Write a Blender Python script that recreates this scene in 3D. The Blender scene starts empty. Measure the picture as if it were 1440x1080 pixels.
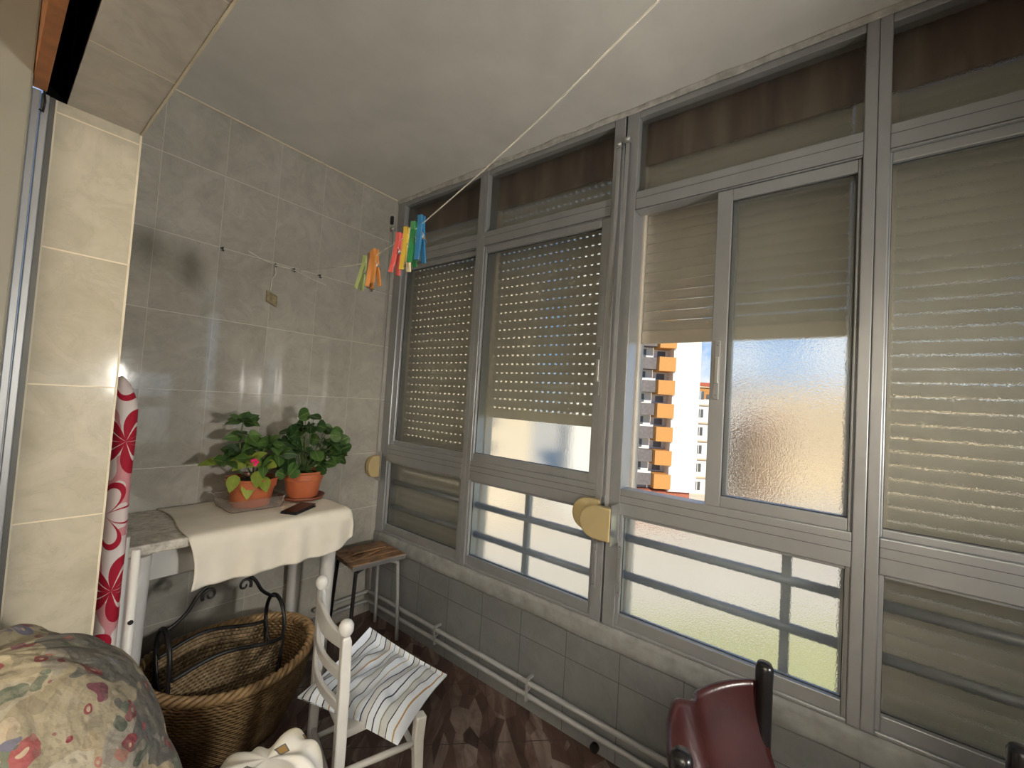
import bpy, math, random
from mathutils import Vector, Matrix
PI = math.pi
S = bpy.context.scene
COL = S.collection
random.seed(7)
V = Vector

# ------------------------------------------------------------------ node helpers
def new_mat(name):
    m = bpy.data.materials.new(name); m.use_nodes = True
    nt = m.node_tree; nt.nodes.clear()
    out = nt.nodes.new('ShaderNodeOutputMaterial')
    return m, nt, out
class NT:
    def __init__(s, nt): s.nt = nt
    def n(s, t, **k):
        x = s.nt.nodes.new(t)
        for a, b in k.items(): setattr(x, a, b)
        return x
    def set(s, sock, v):
        if isinstance(v, bpy.types.NodeSocket): s.nt.links.new(v, sock)
        elif v is not None: sock.default_value = v
    def math(s, op, a, b=None, c=None, clamp=False):
        x = s.n('ShaderNodeMath', operation=op, use_clamp=clamp)
        s.set(x.inputs[0], a); s.set(x.inputs[1], b)
        if c is not None: s.set(x.inputs[2], c)
        return x.outputs[0]
    def mix(s, f, a, b):
        x = s.n('ShaderNodeMix', data_type='RGBA')
        s.set(x.inputs[0], f); s.set(x.inputs[6], a if isinstance(a, bpy.types.NodeSocket) else rgba(a)); s.set(x.inputs[7], b if isinstance(b, bpy.types.NodeSocket) else rgba(b))
        return x.outputs[2]
    def noise(s, scale, detail=3, vec=None, rough=.55, dist=0):
        x = s.n('ShaderNodeTexNoise'); x.inputs['Scale'].default_value = scale
        x.inputs['Detail'].default_value = detail; x.inputs['Roughness'].default_value = rough; x.inputs['Distortion'].default_value = dist
        if vec is not None: s.nt.links.new(vec, x.inputs['Vector'])
        return x
    def ramp(s, f, stops, interp='LINEAR'):
        x = s.n('ShaderNodeValToRGB'); cr = x.color_ramp; cr.interpolation = interp
        while len(cr.elements) < len(stops): cr.elements.new(.5)
        for e, (p, c) in zip(cr.elements, stops): e.position = p; e.color = rgba(c)
        s.set(x.inputs[0], f)
        return x.outputs[0]
    def pos(s): return s.n('ShaderNodeNewGeometry').outputs['Position']
    def objc(s): return s.n('ShaderNodeTexCoord').outputs['Object']
    def uv(s): return s.n('ShaderNodeTexCoord').outputs['UV']
    def sep(s, v):
        x = s.n('ShaderNodeSeparateXYZ'); s.nt.links.new(v, x.inputs[0]); return x.outputs
    def comb(s, a, b, c):
        x = s.n('ShaderNodeCombineXYZ'); s.set(x.inputs[0], a); s.set(x.inputs[1], b); s.set(x.inputs[2], c); return x.outputs[0]
    def bump(s, h, strength=.3, dist=.01):
        x = s.n('ShaderNodeBump'); x.inputs['Strength'].default_value = strength; x.inputs['Distance'].default_value = dist
        s.nt.links.new(h, x.inputs['Height']); return x.outputs[0]
    def pbsdf(s, color, rough=.5, metal=0, normal=None, spec=.5, **k):
        b = s.n('ShaderNodeBsdfPrincipled')
        s.set(b.inputs['Base Color'], color if isinstance(color, bpy.types.NodeSocket) else rgba(color))
        s.set(b.inputs['Roughness'], rough); s.set(b.inputs['Metallic'], metal)
        b.inputs['Specular IOR Level'].default_value = spec
        if normal is not None: s.nt.links.new(normal, b.inputs['Normal'])
        for a, v in k.items(): s.set(b.inputs[a], v)
        return b
def rgba(c): return (c[0], c[1], c[2], 1.0) if len(c) == 3 else tuple(c)
def lin(r, g, b):
    f = lambda c: (c/12.92 if c <= .04045 else ((c+.055)/1.055)**2.4)
    return (f(r/255), f(g/255), f(b/255))

def simple(name, color, rough=.5, metal=0, var=.12, vscale=12, bump=0, bscale=60, spec=.5, sheen=0):
    m, nt, out = new_mat(name); N = NT(nt)
    oc = N.objc()
    no = N.noise(vscale, 4, oc)
    c0 = tuple(max(0, c*(1-var)) for c in color); c1 = tuple(min(1, c*(1+var)) for c in color)
    col = N.ramp(no.outputs[0], [(.3, c0), (.7, c1)])
    nm = None
    if bump:
        nm = N.bump(N.noise(bscale, 3, oc).outputs[0], bump, .004)
    b = N.pbsdf(col, rough, metal, nm, spec)
    if sheen: b.inputs['Sheen Weight'].default_value = sheen
    nt.links.new(b.outputs[0], out.inputs[0]); return m

def tile_mat(name, ua, va, uw, vh, uo, vo, ca, cb, grout, g=.0014, gu=None, rough=.12, vein=.5, wob=.05, spec=.5):
    m, nt, out = new_mat(name); N = NT(nt)
    p = N.pos(); sx = N.sep(p); u, v = sx[ua], sx[va]
    du = N.math('PINGPONG', N.math('SUBTRACT', u, uo), uw/2)
    dv = N.math('PINGPONG', N.math('SUBTRACT', v, vo), vh/2)
    mk = N.math('MAXIMUM', N.math('LESS_THAN', du, g if gu is None else gu), N.math('LESS_THAN', dv, g))
    # per-tile offset of the marbling
    iu = N.math('FLOOR', N.math('DIVIDE', N.math('SUBTRACT', u, uo), uw))
    iv = N.math('FLOOR', N.math('DIVIDE', N.math('SUBTRACT', v, vo), vh))
    off = N.comb(N.math('MULTIPLY', iu, 3.7), N.math('MULTIPLY', iv, 5.3), N.math('MULTIPLY', N.math('ADD', iu, iv), 2.1))
    va_ = N.n('ShaderNodeVectorMath', operation='ADD'); nt.links.new(p, va_.inputs[0]); nt.links.new(off, va_.inputs[1])
    n1 = N.noise(5, 6, va_.outputs[0], .62, 1.2)
    n2 = N.noise(14, 5, va_.outputs[0], .6, 2.0)
    f = N.math('MULTIPLY_ADD', n1.outputs[0], .65, N.math('MULTIPLY', n2.outputs[0], .35))
    mid = tuple((a+b)/2 for a, b in zip(ca, cb))
    col = N.ramp(f, [(.36, ca), (.5, mid), (.66, cb)])
    veinf = N.math('LESS_THAN', N.math('ABSOLUTE', N.math('SUBTRACT', n1.outputs[0], .5)), .012)
    col = N.mix(N.math('MULTIPLY', veinf, .18*vein), col, tuple(c*.6 for c in ca))
    col = N.mix(mk, col, grout)
    wb = N.noise(3.2, 2, va_.outputs[0])
    h = N.math('SUBTRACT', N.math('MULTIPLY', wb.outputs[0], wob), N.math('MULTIPLY', mk, .12))
    nm = N.bump(h, .35, .02)
    rg = N.math('ADD', N.math('MULTIPLY', n2.outputs[0], .07), N.math('MULTIPLY_ADD', mk, .5, rough-.035))
    b = N.pbsdf(col, rg, 0, nm, spec)
    nt.links.new(b.outputs[0], out.inputs[0]); return m

# ------------------------------------------------------------------ mesh builder
WL = {}
class MB:
    def __init__(s): s.v = []; s.f = []; s.fm = []; s.sm = []; s.uv = {}
    def face(s, idx, mi=0, sm=False): s.f.append(tuple(idx)); s.fm.append(mi); s.sm.append(sm)
    def box(s, x0, x1, y0, y1, z0, z1, mi=0, M=None):
        b = len(s.v)
        P = [V((x, y, z)) for z in (z0, z1) for y in (y0, y1) for x in (x0, x1)]
        if M is not None: P = [M @ p for p in P]
        s.v += P
        for q in ((0, 2, 3, 1), (4, 5, 7, 6), (0, 1, 5, 4), (2, 6, 7, 3), (0, 4, 6, 2), (1, 3, 7, 5)): s.face([b+i for i in q], mi)
        return s
    def bar(s, pts, w, t, side, mi=0, sm=False):
        """rectangular section swept along pts; w along `side`, t across it (w,t may be lists)"""
        pts = [V(p) for p in pts]; n = len(pts); b = len(s.v)
        for i, p in enumerate(pts):
            d = (pts[min(i+1, n-1)]-pts[max(i-1, 0)]).normalized()
            sd = V(side); sd = (sd-d*sd.dot(d)).normalized(); ot = d.cross(sd)
            ww = w[i] if isinstance(w, (list, tuple)) else w; tt = t[i] if isinstance(t, (list, tuple)) else t
            for a, c in ((-1, -1), (1, -1), (1, 1), (-1, 1)): s.v.append(p+sd*a*ww/2+ot*c*tt/2)
        for i in range(n-1):
            for k in range(4):
                a = b+i*4+k; c = b+i*4+(k+1) % 4; s.face((a, c, c+4, a+4), mi, sm)
        s.face((b+3, b+2, b+1, b), mi); e = b+(n-1)*4; s.face((e, e+1, e+2, e+3), mi)
        return s
    def tube(s, pts, r, n=8, closed=False, mi=0, caps=True):
        pts = [V(p) for p in pts]; m = len(pts); b = len(s.v)
        up = None
        for i, p in enumerate(pts):
            if closed: d = (pts[(i+1) % m]-pts[i-1]).normalized()
            else: d = (pts[min(i+1, m-1)]-pts[max(i-1, 0)]).normalized()
            if up is None:
                up = V((0, 0, 1)) if abs(d.z) < .9 else V((1, 0, 0))
            up = (up-d*up.dot(d)).normalized(); o = d.cross(up)
            rr = r[i] if isinstance(r, (list, tuple)) else r
            for k in range(n):
                a = 2*PI*k/n; s.v.append(p+(up*math.cos(a)+o*math.sin(a))*rr)
        for i in range(m if closed else m-1):
            j = (i+1) % m
            for k in range(n):
                k2 = (k+1) % n; s.face((b+i*n+k, b+i*n+k2, b+j*n+k2, b+j*n+k), mi, True)
        if caps and not closed:
            s.face([b+k for k in range(n)][::-1], mi); e = b+(m-1)*n; s.face([e+k for k in range(n)], mi)
        return s
    def lathe(s, prof, n=24, c=(0, 0, 0), mi=0, sx=1, sy=1, sm=True):
        b = len(s.v); c = V(c); m = len(prof)
        for r, z in prof:
            for k in range(n):
                a = 2*PI*k/n; s.v.append(c+V((r*math.cos(a)*sx, r*math.sin(a)*sy, z)))
        for i in range(m-1):
            for k in range(n):
                k2 = (k+1) % n; s.face((b+i*n+k, b+i*n+k2, b+(i+1)*n+k2, b+(i+1)*n+k), mi, sm)
        if prof[0][0] > 1e-6: s.face([b+k for k in range(n)][::-1], mi)
        if prof[-1][0] > 1e-6: s.face([b+(m-1)*n+k for k in range(n)], mi)
        return s
    def grid(s, fn, nu, nv, mi=0, sm=True, wrapu=False):
        b = len(s.v); cu = nu if wrapu else nu+1
        for j in range(nv+1):
            for i in range(cu):
                s.uv[len(s.v)] = (i/nu, j/nv); s.v.append(V(fn(i/nu, j/nv)))
        for j in range(nv):
            for i in range(nu):
                i2 = (i+1) % cu
                s.face((b+j*cu+i, b+j*cu+i2, b+(j+1)*cu+i2, b+(j+1)*cu+i), mi, sm)
        return s
    def prism(s, poly, ax, a0, a1, mi=0):
        """poly of 2-D points extruded along axis ax from a0 to a1"""
        b = len(s.v); n = len(poly)
        def mk(p, a):
            q = [p[0], p[1]]; q.insert(ax, a); return V(q)
        s.v += [mk(p, a0) for p in poly]+[mk(p, a1) for p in poly]
        for k in range(n):
            k2 = (k+1) % n; s.face((b+k, b+k2, b+n+k2, b+n+k), mi)
        s.face([b+k for k in range(n)][::-1], mi); s.face([b+n+k for k in range(n)], mi)
        return s
    def build(s, name, mats, parent=None, bevel=0, solid=0, sub=0, seg=2, flip=False):
        off = WL.get(parent.name, V((0, 0, 0))) if parent else V((0, 0, 0))
        me = bpy.data.meshes.new(name)
        me.from_pydata([tuple(p-off) for p in s.v], [], s.f)
        mats = mats if isinstance(mats, (list, tuple)) else [mats]
        for m in mats: me.materials.append(m)
        for p, mi, sm in zip(me.polygons, s.fm, s.sm): p.material_index = mi; p.use_smooth = sm
        if s.uv:
            ul = me.uv_layers.new(name='UVMap')
            for l in me.loops: ul.data[l.index].uv = s.uv.get(l.vertex_index, (0, 0))
        import bmesh
        bm = bmesh.new(); bm.from_mesh(me); bmesh.ops.recalc_face_normals(bm, faces=bm.faces); bm.to_mesh(me); bm.free()
        o = bpy.data.objects.new(name, me); COL.objects.link(o)
        if parent: o.parent = parent; WL[o.name] = off
        if solid:
            md = o.modifiers.new('solid', 'SOLIDIFY'); md.thickness = solid; md.offset = 0
        if bevel:
            md = o.modifiers.new('bevel', 'BEVEL'); md.width = bevel; md.segments = seg; md.limit_method = 'ANGLE'; md.angle_limit = .6
        if sub:
            md = o.modifiers.new('sub', 'SUBSURF'); md.levels = sub; md.render_levels = sub
        return o

def thing(name, loc, label=None, cat=None, group=None, kind=None):
    o = bpy.data.objects.new(name, None); COL.objects.link(o); o.location = loc; WL[o.name] = V(loc)
    tag(o, label, cat, group, kind); return o
def tag(o, label=None, cat=None, group=None, kind=None):
    if label: o['label'] = label
    if cat: o['category'] = cat
    if group: o['group'] = group
    if kind: o['kind'] = kind
    return o
def B(x0, x1, y0, y1, z0, z1): return MB().box(x0, x1, y0, y1, z0, z1)
def catmull(P, n=8):
    P = [V(p) for p in P]; out = []
    for i in range(len(P)-1):
        p0 = P[max(i-1, 0)]; p1 = P[i]; p2 = P[i+1]; p3 = P[min(i+2, len(P)-1)]
        for k in range(n):
            t = k/n
            out.append(.5*((2*p1)+(p2-p0)*t+(2*p0-5*p1+4*p2-p3)*t*t+(-p0+3*p1-3*p2+p3)*t**3))
    out.append(P[-1]); return out
def hnoise(x, y, z=0.):
    from mathutils import noise
    return noise.noise(V((x, y, z)))

FILL = 250; FILL2 = 75; EXPO = 1.0  # strengths of the added fill lamps, then exposure
# ------------------------------------------------------------------ camera
CAM = V((-1.5264, -2.171, 1.311)); F = 583.2231
yaw, pitch, roll = .9084, .0385, .0626
fwd = V((math.sin(yaw)*math.cos(pitch), math.cos(yaw)*math.cos(pitch), math.sin(pitch)))
rt = V((math.cos(yaw), -math.sin(yaw), 0)); up = rt.cross(fwd)
r2 = rt*math.cos(roll)+up*math.sin(roll); u2 = up*math.cos(roll)-rt*math.sin(roll)
cd = bpy.data.cameras.new('camera'); cam = bpy.data.objects.new('camera', cd); COL.objects.link(cam)
cd.sensor_fit = 'HORIZONTAL'; cd.sensor_width = 36; cd.lens = F/1440*36; cd.clip_start = .02; cd.clip_end = 600
cam.matrix_world = Matrix(((r2.x, u2.x, -fwd.x, CAM.x), (r2.y, u2.y, -fwd.y, CAM.y), (r2.z, u2.z, -fwd.z, CAM.z), (0, 0, 0, 1)))
S.camera = cam
S.view_settings.view_transform = 'Standard'; S.view_settings.look = 'None'; S.view_settings.gamma = 1
S.view_settings.use_curve_mapping = False; S.view_settings.exposure = 0.0
S.cycles.max_bounces = 14; S.cycles.diffuse_bounces = 6; S.cycles.transmission_bounces = 10; S.cycles.transparent_max_bounces = 10
S.cycles.use_denoising = True; S.cycles.sample_clamp_indirect = 8

# ------------------------------------------------------------------ materials
GROUT = lin(226, 214, 190)
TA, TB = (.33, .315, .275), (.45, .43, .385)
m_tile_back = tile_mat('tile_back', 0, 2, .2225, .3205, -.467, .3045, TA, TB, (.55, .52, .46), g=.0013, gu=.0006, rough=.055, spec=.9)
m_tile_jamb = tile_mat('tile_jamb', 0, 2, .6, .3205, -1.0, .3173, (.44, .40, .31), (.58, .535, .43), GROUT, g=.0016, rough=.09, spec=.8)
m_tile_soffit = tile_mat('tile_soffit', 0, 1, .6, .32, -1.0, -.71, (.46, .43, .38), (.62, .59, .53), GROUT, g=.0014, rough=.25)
m_tile_low = tile_mat('tile_low', 1, 2, .2275, .3205, -.885, -.03, (.17, .175, .18), (.215, .22, .225), (.09, .09, .09), g=.0014, rough=.3)
m_ceiling = simple('ceiling_paint', (.72, .705, .66), .7, var=.07, vscale=5, bump=.12, bscale=25)
m_white = simple('white_paint', (.78, .77, .74), .4, var=.05)
m_plaster = simple('old_plaster', (.27, .27, .265), .8, var=.2, vscale=18, bump=.5, bscale=35)
m_alu = simple('aluminium', (.40, .41, .42), .38, metal=.55, var=.06, vscale=8)
m_alu_dark = simple('dark_gasket', (.05, .05, .05), .6)  # dark tone for glazing gaskets and screws
m_room = simple('room_paint', (.72, .68, .6), .8, var=.04)
m_black = simple('slot_shade_black', (.004, .004, .004), .95, spec=.0)  # black standing in for the shade inside the door slot
m_orange = simple('varnished_wood', (.42, .16, .05), .5, var=.2, vscale=25)
m_cream_line = simple('cream_grout', lin(214, 204, 182), .6)
m_beige_plastic = simple('beige_plastic', lin(186, 168, 124), .4, var=.04)
m_strap = simple('grey_strap', (.38, .38, .38), .8)
m_steel = simple('steel', (.55, .55, .55), .3, metal=.9)
m_pipe = simple('grey_pipe_paint', (.30, .30, .30), .4, var=.08)
m_iron = simple('black_iron', (.012, .011, .011), .45, var=.3)
m_white_wood = simple('white_lacquered_wood', (.64, .635, .62), .35, var=.05)
m_rope = simple('cord', (.8, .78, .7), .8)
m_terracotta = simple('terracotta_plastic', (.46, .13, .055), .38, var=.1, vscale=8)
m_terra_dark = simple('dark_terracotta', (.22, .06, .03), .45, var=.15)
m_soil = simple('soil', (.03, .02, .013), .95, bump=.6)
m_leather = simple('burgundy_leather', (.040, .011, .010), .3, var=.25, vscale=9, bump=.12, bscale=90)
m_post = simple('dark_lacquer', (.012, .011, .012), .25)
m_wallet = simple('black_vinyl', (.01, .01, .011), .35)
m_shutter = simple('shutter_pvc', (.53, .50, .43), .5, var=.04)
m_guide = simple('shutter_guide', (.62, .56, .47), .45, var=.05)
m_rail = simple('railing_paint', (.33, .35, .38), .45, metal=.3)

# brown water-streaked shutter box
m_box, nt, out = new_mat('streaked_box'); N = NT(nt)
sx = N.sep(N.pos()); vv = N.comb(N.math('MULTIPLY', sx[1], 14), N.math('MULTIPLY', sx[2], 1.6), 0)
no = N.noise(1, 5, vv, .6)
nt.links.new(N.pbsdf(N.ramp(no.outputs[0], [(.32, (.10, .055, .04)), (.5, (.19, .12, .085)), (.68, (.30, .235, .17))]), .7).outputs[0], out.inputs[0])

# frosted hammered glass
def frosted(name, rough, tint, transl, bs=.35):
    m, nt, out = new_mat(name); N = NT(nt)
    oc = N.pos()
    nz = N.noise(240, 1, oc); nl = N.noise(9, 2, oc)
    nm = N.bump(nz.outputs[0], bs, .0025)
    g = N.n('ShaderNodeBsdfGlass'); g.inputs['Color'].default_value = rgba(tint); g.inputs['IOR'].default_value = 1.3
    N.set(g.inputs['Roughness'], N.math('MULTIPLY_ADD', nl.outputs[0], .06, rough-.03)); nt.links.new(nm, g.inputs['Normal'])
    t = N.n('ShaderNodeBsdfTranslucent'); t.inputs['Color'].default_value = (.85, .85, .82, 1)
    mx = N.n('ShaderNodeMixShader'); mx.inputs[0].default_value = transl
    nt.links.new(g.outputs[0], mx.inputs[1]); nt.links.new(t.outputs[0], mx.inputs[2])
    nt.links.new(mx.outputs[0], out.inputs[0]); return m
m_frost = frosted('frosted_glass', .10, (.97, .98, .97), .07)

m_frost_fine = frosted('frosted_glass_fine', .055, (.97, .98, .97), .10, .10)
# clear plastic tray
m_clear, nt, out = new_mat('clear_plastic'); N = NT(nt)
nt.links.new(N.pbsdf((.90, .86, .82), .10, 0, None, .5, **{'Transmission Weight': .93, 'IOR': 1.12}).outputs[0], out.inputs[0])

# floor : brown-pink marbled stoneware in diagonal tiles
m_floor, nt, out = new_mat('floor_stoneware'); N = NT(nt)
p = N.pos(); sx = N.sep(p)
a = N.math('MULTIPLY', N.math('ADD', sx[0], sx[1]), .7071); c = N.math('MULTIPLY', N.math('SUBTRACT', sx[0], sx[1]), .7071)
du = N.math('PINGPONG', a, .165); dv = N.math('PINGPONG', c, .165)
mk = N.math('MAXIMUM', N.math('LESS_THAN', du, .0018), N.math('LESS_THAN', dv, .0018))
st = N.comb(N.math('MULTIPLY', a, 3.2), N.math('MULTIPLY', c, 9.0), 0)
n1 = N.noise(1.0, 6, st, .6, 1.6)
vo = N.n('ShaderNodeTexVoronoi'); vo.inputs['Scale'].default_value = 2.2; nt.links.new(st, vo.inputs['Vector'])
f = N.math('MULTIPLY_ADD', N.sep(vo.outputs['Color'])[0], .35, N.math('MULTIPLY', n1.outputs[0], .65))
col = N.ramp(f, [(.26, (.03, .019, .016)), (.40, (.075, .045, .037)), (.52, (.105, .062, .05)), (.60, (.15, .105, .09)), (.72, (.25, .20, .175))])
col = N.mix(mk, col, (.05, .04, .035))
nt.links.new(N.pbsdf(col, .42, 0, N.bump(mk, .3, .003), .4).outputs[0], out.inputs[0])

# ------------------------------------------------------------------ the setting
YE = -4.0            # far end of the enclosed balcony behind the camera
ZC = 2.5
XW = -1.307          # balcony side of the house wall
XI = -1.46           # room side of the house wall
def struct(mb, name, m, **k): return tag(mb.build(name, m, **k), kind='structure')
struct(B(-4.6, .16, YE-.15, .15, -.12, 0), 'floor', m_floor)
struct(B(-4.6, .22, YE-.15, .15, ZC, ZC+.12), 'ceiling', m_ceiling)
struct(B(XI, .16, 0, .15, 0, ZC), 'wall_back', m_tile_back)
low = MB(); low.box(0, .15, YE, 0, 0, .402); low.box(.012, .15, YE, 0, .402, .475)
struct(low, 'wall_right', m_tile_low)
led = MB()   # rough rendered ledge under the window frames
def ledge(u, v):
    y = YE+(0-YE)*u
    pr = [(.0005, .398), (-.004, .404), (-.003, .44), (.0, .472), (.02, .4755)]
    k = min(int(v*4), 3); t = v*4-k
    x = pr[k][0]*(1-t)+pr[k+1][0]*t; z = pr[k][1]*(1-t)+pr[k+1][1]*t
    return (x-.004*max(0, hnoise(y*9, z*20)), y, z+.007*hnoise(y*5, z*4, 3)*(1-v))
led.grid(ledge, 260, 8)
struct(led, 'trim_1', m_plaster, solid=.006)
tr_ = MB()   # flaking plaster where the ceiling meets the window frames
tr_.grid(lambda u, v: (-.0005-.010*max(0, .35+hnoise(YE*u*9, v*3, 5))*(1-v)-.004*(1-v), YE*u, ZC-.0005-v*(.020+.018*max(0, hnoise(YE*u*6, 2.2)))), 260, 4)
struct(tr_, 'trim_11', simple('flaking_plaster', (.50, .49, .46), .9, var=.25, vscale=30, bump=.6), solid=.003)
# house wall: pier beside the back wall, lintel above the doorway, pier behind the camera
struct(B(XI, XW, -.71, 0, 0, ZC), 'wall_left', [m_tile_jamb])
YD = -2.75
struct(B(-1.442, XW, YD, -.71, 1.947, ZC), 'wall_lintel', m_tile_soffit)
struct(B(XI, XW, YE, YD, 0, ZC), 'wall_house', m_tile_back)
# slot darkness put in as black boxes; varnished board above the door opening
struct(B(-1.476, -1.4425, YD, -.69, 2.28, 2.34), 'trim_2', m_black)
struct(B(-1.476, -1.462, -.7085, -.69, 1.947, 2.28), 'trim_3', m_black)
struct(B(-1.4765, -1.4425, -.7135, -.7092, 1.9475, 2.28), 'trim_10', m_black)
struct(B(-1.4445, -1.4425, YD, -.7095, 1.955, 2.28), 'trim_5', m_black)
struct(B(-1.498, -1.476, YD, -.742, 1.942, 2.30), 'trim_4', m_orange, bevel=.002)
# cream corner beads
struct(MB().box(XW-.003, XW+.0015, -.7115, -.7085, 0, 1.947), 'trim_6', m_cream_line)
struct(MB().box(XW-.003, XW+.0015, YD, -.71, 1.945, 1.9495), 'trim_7', m_cream_line)
struct(MB().box(XW, -.0, -.004, 0, ZC-.005, ZC), 'trim_8', m_cream_line)
struct(MB().box(XI, XI+.003, -.7115, -.708, 0, 1.947), 'trim_9', m_cream_line)
# end wall of the balcony with its own window, room of the house
ew = MB(); ew.box(-1.307, .15, YE-.15, YE, 0, .5); ew.box(-1.307, .15, YE-.15, YE, 2.15, ZC)
ew.box(-1.307, -1.25, YE-.15, YE, .5, 2.15); ew.box(-.06, .15, YE-.15, YE, .5, 2.15)
struct(ew, 'wall_end', m_tile_back)
rm = MB(); rm.box(-4.6, -4.5, YE-.15, .15, 0, ZC); rm.box(-4.6, XI, YE-.15, YE-.0, 0, ZC)
struct(rm, 'wall_room', m_room)
struct(B(-4.6, -1.4985, -.80, -.742, 0, ZC), 'wall_partition', simple('door_panel_paint', (.23, .215, .175), .45, var=.04), bevel=.004)
# aluminium door frame along the jamb
df = thing('door_1', (-1.475, -.73, 0), kind='structure')
MB().box(-1.4975, -1.484, -.735, -.712, 0, 1.944).build('door_stile', m_alu, df, bevel=.002)
MB().box(-1.483, -1.470, -.728, -.712, 0, 1.944).build('door_stile', m_alu, df, bevel=.002)
MB().box(-1.4695, -1.4605, -.722, -.712, 0, 1.944).build('door_track', simple('dark_track', (.12, .12, .11), .5, metal=.5), df)
MB().tube([(-1.480, -.737, 1.945), (-1.477, -.741, 1.92), (-1.479, -.740, 1.895), (-1.484, -.737, 1.90)], .002, 6).build('door_hook', m_iron, df)

# ------------------------------------------------------------------ windows
ZB, ZM0, ZM1, ZT0, ZT1 = .478, .902, 1.0, 2.075, 2.155
def lock(y, z, parent, x=-.012):
    l = MB(); l.box(x-.004, x, y-.009, y+.009, z-.10, z+.10); o = l.build('lock', m_alu, parent, bevel=.002)
    MB().box(x-.010, x-.004, y-.006, y+.006, z-.045, z+.045).build('latch', m_steel, o, bevel=.002)
    k = MB()
    for dz in (-.085, .085): k.lathe([(0, -.001), (.003, -.001), (.003, .001), (0, .001)], 8, (x-.0045, y, z+dz))
    k.build('screw', m_alu_dark, o)
def pane(y0, y1, z0, z1, parent, x=.034, m=None):
    B(x-.002, x+.002, y0, y1, z0, z1).build('glass_pane', m or m_frost, parent)
def sash(y0, y1, z0, z1, parent, x0, x1, sw=.04, name='sash', glass=True, bw=.045, tw=.03, sl=None, sr=None, gm=None):
    sl = sl or sw; sr = sr or sw           # y1 is the stile nearer the back wall
    f = MB(); f.box(x0, x1, y0, y0+sr, z0, z1); f.box(x0, x1, y1-sl, y1, z0, z1)
    f.box(x0+.001, x1, y0+sr, y1-sl, z0, z0+bw); f.box(x0+.001, x1, y0+sr, y1-sl, z1-tw, z1)
    o = f.build(name, m_alu, parent, bevel=.0025)
    if glass: pane(y0+sr-.004, y1-sl+.004, z0+bw-.004, z1-tw+.004, o, (x0+x1)/2+.004, gm)
    g = MB(); e = .0022                    # rubber gasket round the glass
    a0, a1, c0, c1 = y0+sr, y1-sl, z0+bw, z1-tw; xx = (x0+x1)/2-.003
    g.box(xx, xx+.004, a0, a0+e, c0, c1); g.box(xx, xx+.004, a1-e, a1, c0, c1)
    g.box(xx, xx+.004, a0+e, a1-e, c0, c0+e); g.box(xx, xx+.004, a0+e, a1-e, c1-e, c1)
    if glass: g.build('gasket', m_alu_dark, o)
    return o
def window(i, y0, y1, wl, wr, low_open=False):
    """y1 = edge nearer the back wall; wl / wr widths of its posts at y1 / y0"""
    w = thing('window_%d' % i, (0, (y0+y1)/2, ZB), kind='structure')
    f = MB()
    f.box(0, .092, y0, y0+wr, ZB, ZC); f.box(0, .092, y1-wl, y1, ZB, ZC)
    a, b = y0+wr, y1-wl
    f.box(.002, .06, a, b, ZB, ZB+.012); f.box(.0, .06, a, b, ZT0+.004, ZT1)
    f.box(.0, .06, a, b, ZM0, ZM1); f.box(.002, .06, a, b, ZC-.045, ZC)
    fr = f.build('window_frame', m_alu, w, bevel=.003)
    g = MB()
    for z in (ZM0+.045, ZM0+.072): g.box(-.0006, .0, a, b, z, z+.0018)
    g.box(-.0006, .0, a, b, ZT1-.03, ZT1-.0285); g.box(-.0006, .0, a, b, ZT0+.006, ZT0+.010)
    g.build('frame_groove', simple('frame_groove', (.13, .13, .135), .5, metal=.4), fr)
    pane(a-.004, b+.004, ZT1-.004, ZC-.041, w, .030)
    sash(a, b, ZB+.012, ZM0, w, .008, .045, sw=.012, bw=.042, tw=.010, name='lower_sash')
    return w, a, b
# 1: nearest the back wall, 2: perforated shutter raised a little, 3: open in part, 4: shut, 5: behind the camera
W1, a1, b1 = window(1, -.7205, -.0, .07, .0305)
sash(a1, b1+.0, ZM1, ZT0+.004, W1, .012, .045, sw=.014, bw=.028, tw=.03, name='main_sash', sl=.034, sr=.005, gm=m_frost_fine)
W2, a2, b2 = window(2, -1.479, -.7195, .0275, .047)
s2 = sash(a2, b2+.0, ZM1, ZT0+.004, W2, .004, .036, sw=.02, bw=.036, tw=.034, name='main_sash', sl=.012, sr=.036, gm=m_frost_fine)
lock(-1.415+.0, 1.45, s2, .002)
W3, a3, b3 = window(3, -2.2475, -1.486, .05, .0295)
s3 = sash(a3+.002, -1.832, ZM1-.0, ZT0+.002, W3, .004, .03, sw=.02, bw=.036, tw=.038, name='sliding_sash', sl=.047, sr=.008)
sash(a3+.012, -1.845, ZM1+.0, ZT0+.002, W3, .034, .058, sw=.02, bw=.036, tw=.038, name='parked_sash', sl=.047, sr=.008, glass=False)
lock(-1.853, 1.455, s3, .002)
W4, a4, b4 = window(4, -2.96, -2.248, .0285, .05)
sash(a4, b4, ZM1, ZT0+.004, W4, .012, .045, sw=.014, bw=.022, tw=.03, name='main_sash', sl=.006)
W5, a5, b5 = window(5, YE, -2.962, .05, .05)
sash(a5, -3.47, ZM1, ZT0+.004, W5, .012, .034, sw=.04, name='main_sash', glass=False)
# locks of the lower sashes
lock(-1.445, .70, W2, -.001); lock(-1.547, .70, W3, -.001)
# window in the end wall behind the camera
W6 = thing('window_6', (-.65, YE-.07, .5), kind='structure')
f = MB()
for x0, x1 in ((-1.25, -1.2), (-.11, -.06), (-.68, -.63)): f.box(x0, x1, YE-.1, YE-.04, .5, 2.15)
for z0, z1 in ((.5, .55), (.98, 1.1), (2.1, 2.15)): f.box(-1.2, -.11, YE-.0995, YE-.0405, z0, z1)
f.build('window_frame', m_alu, W6, bevel=.003)
END_SHUTTER = True

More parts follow.
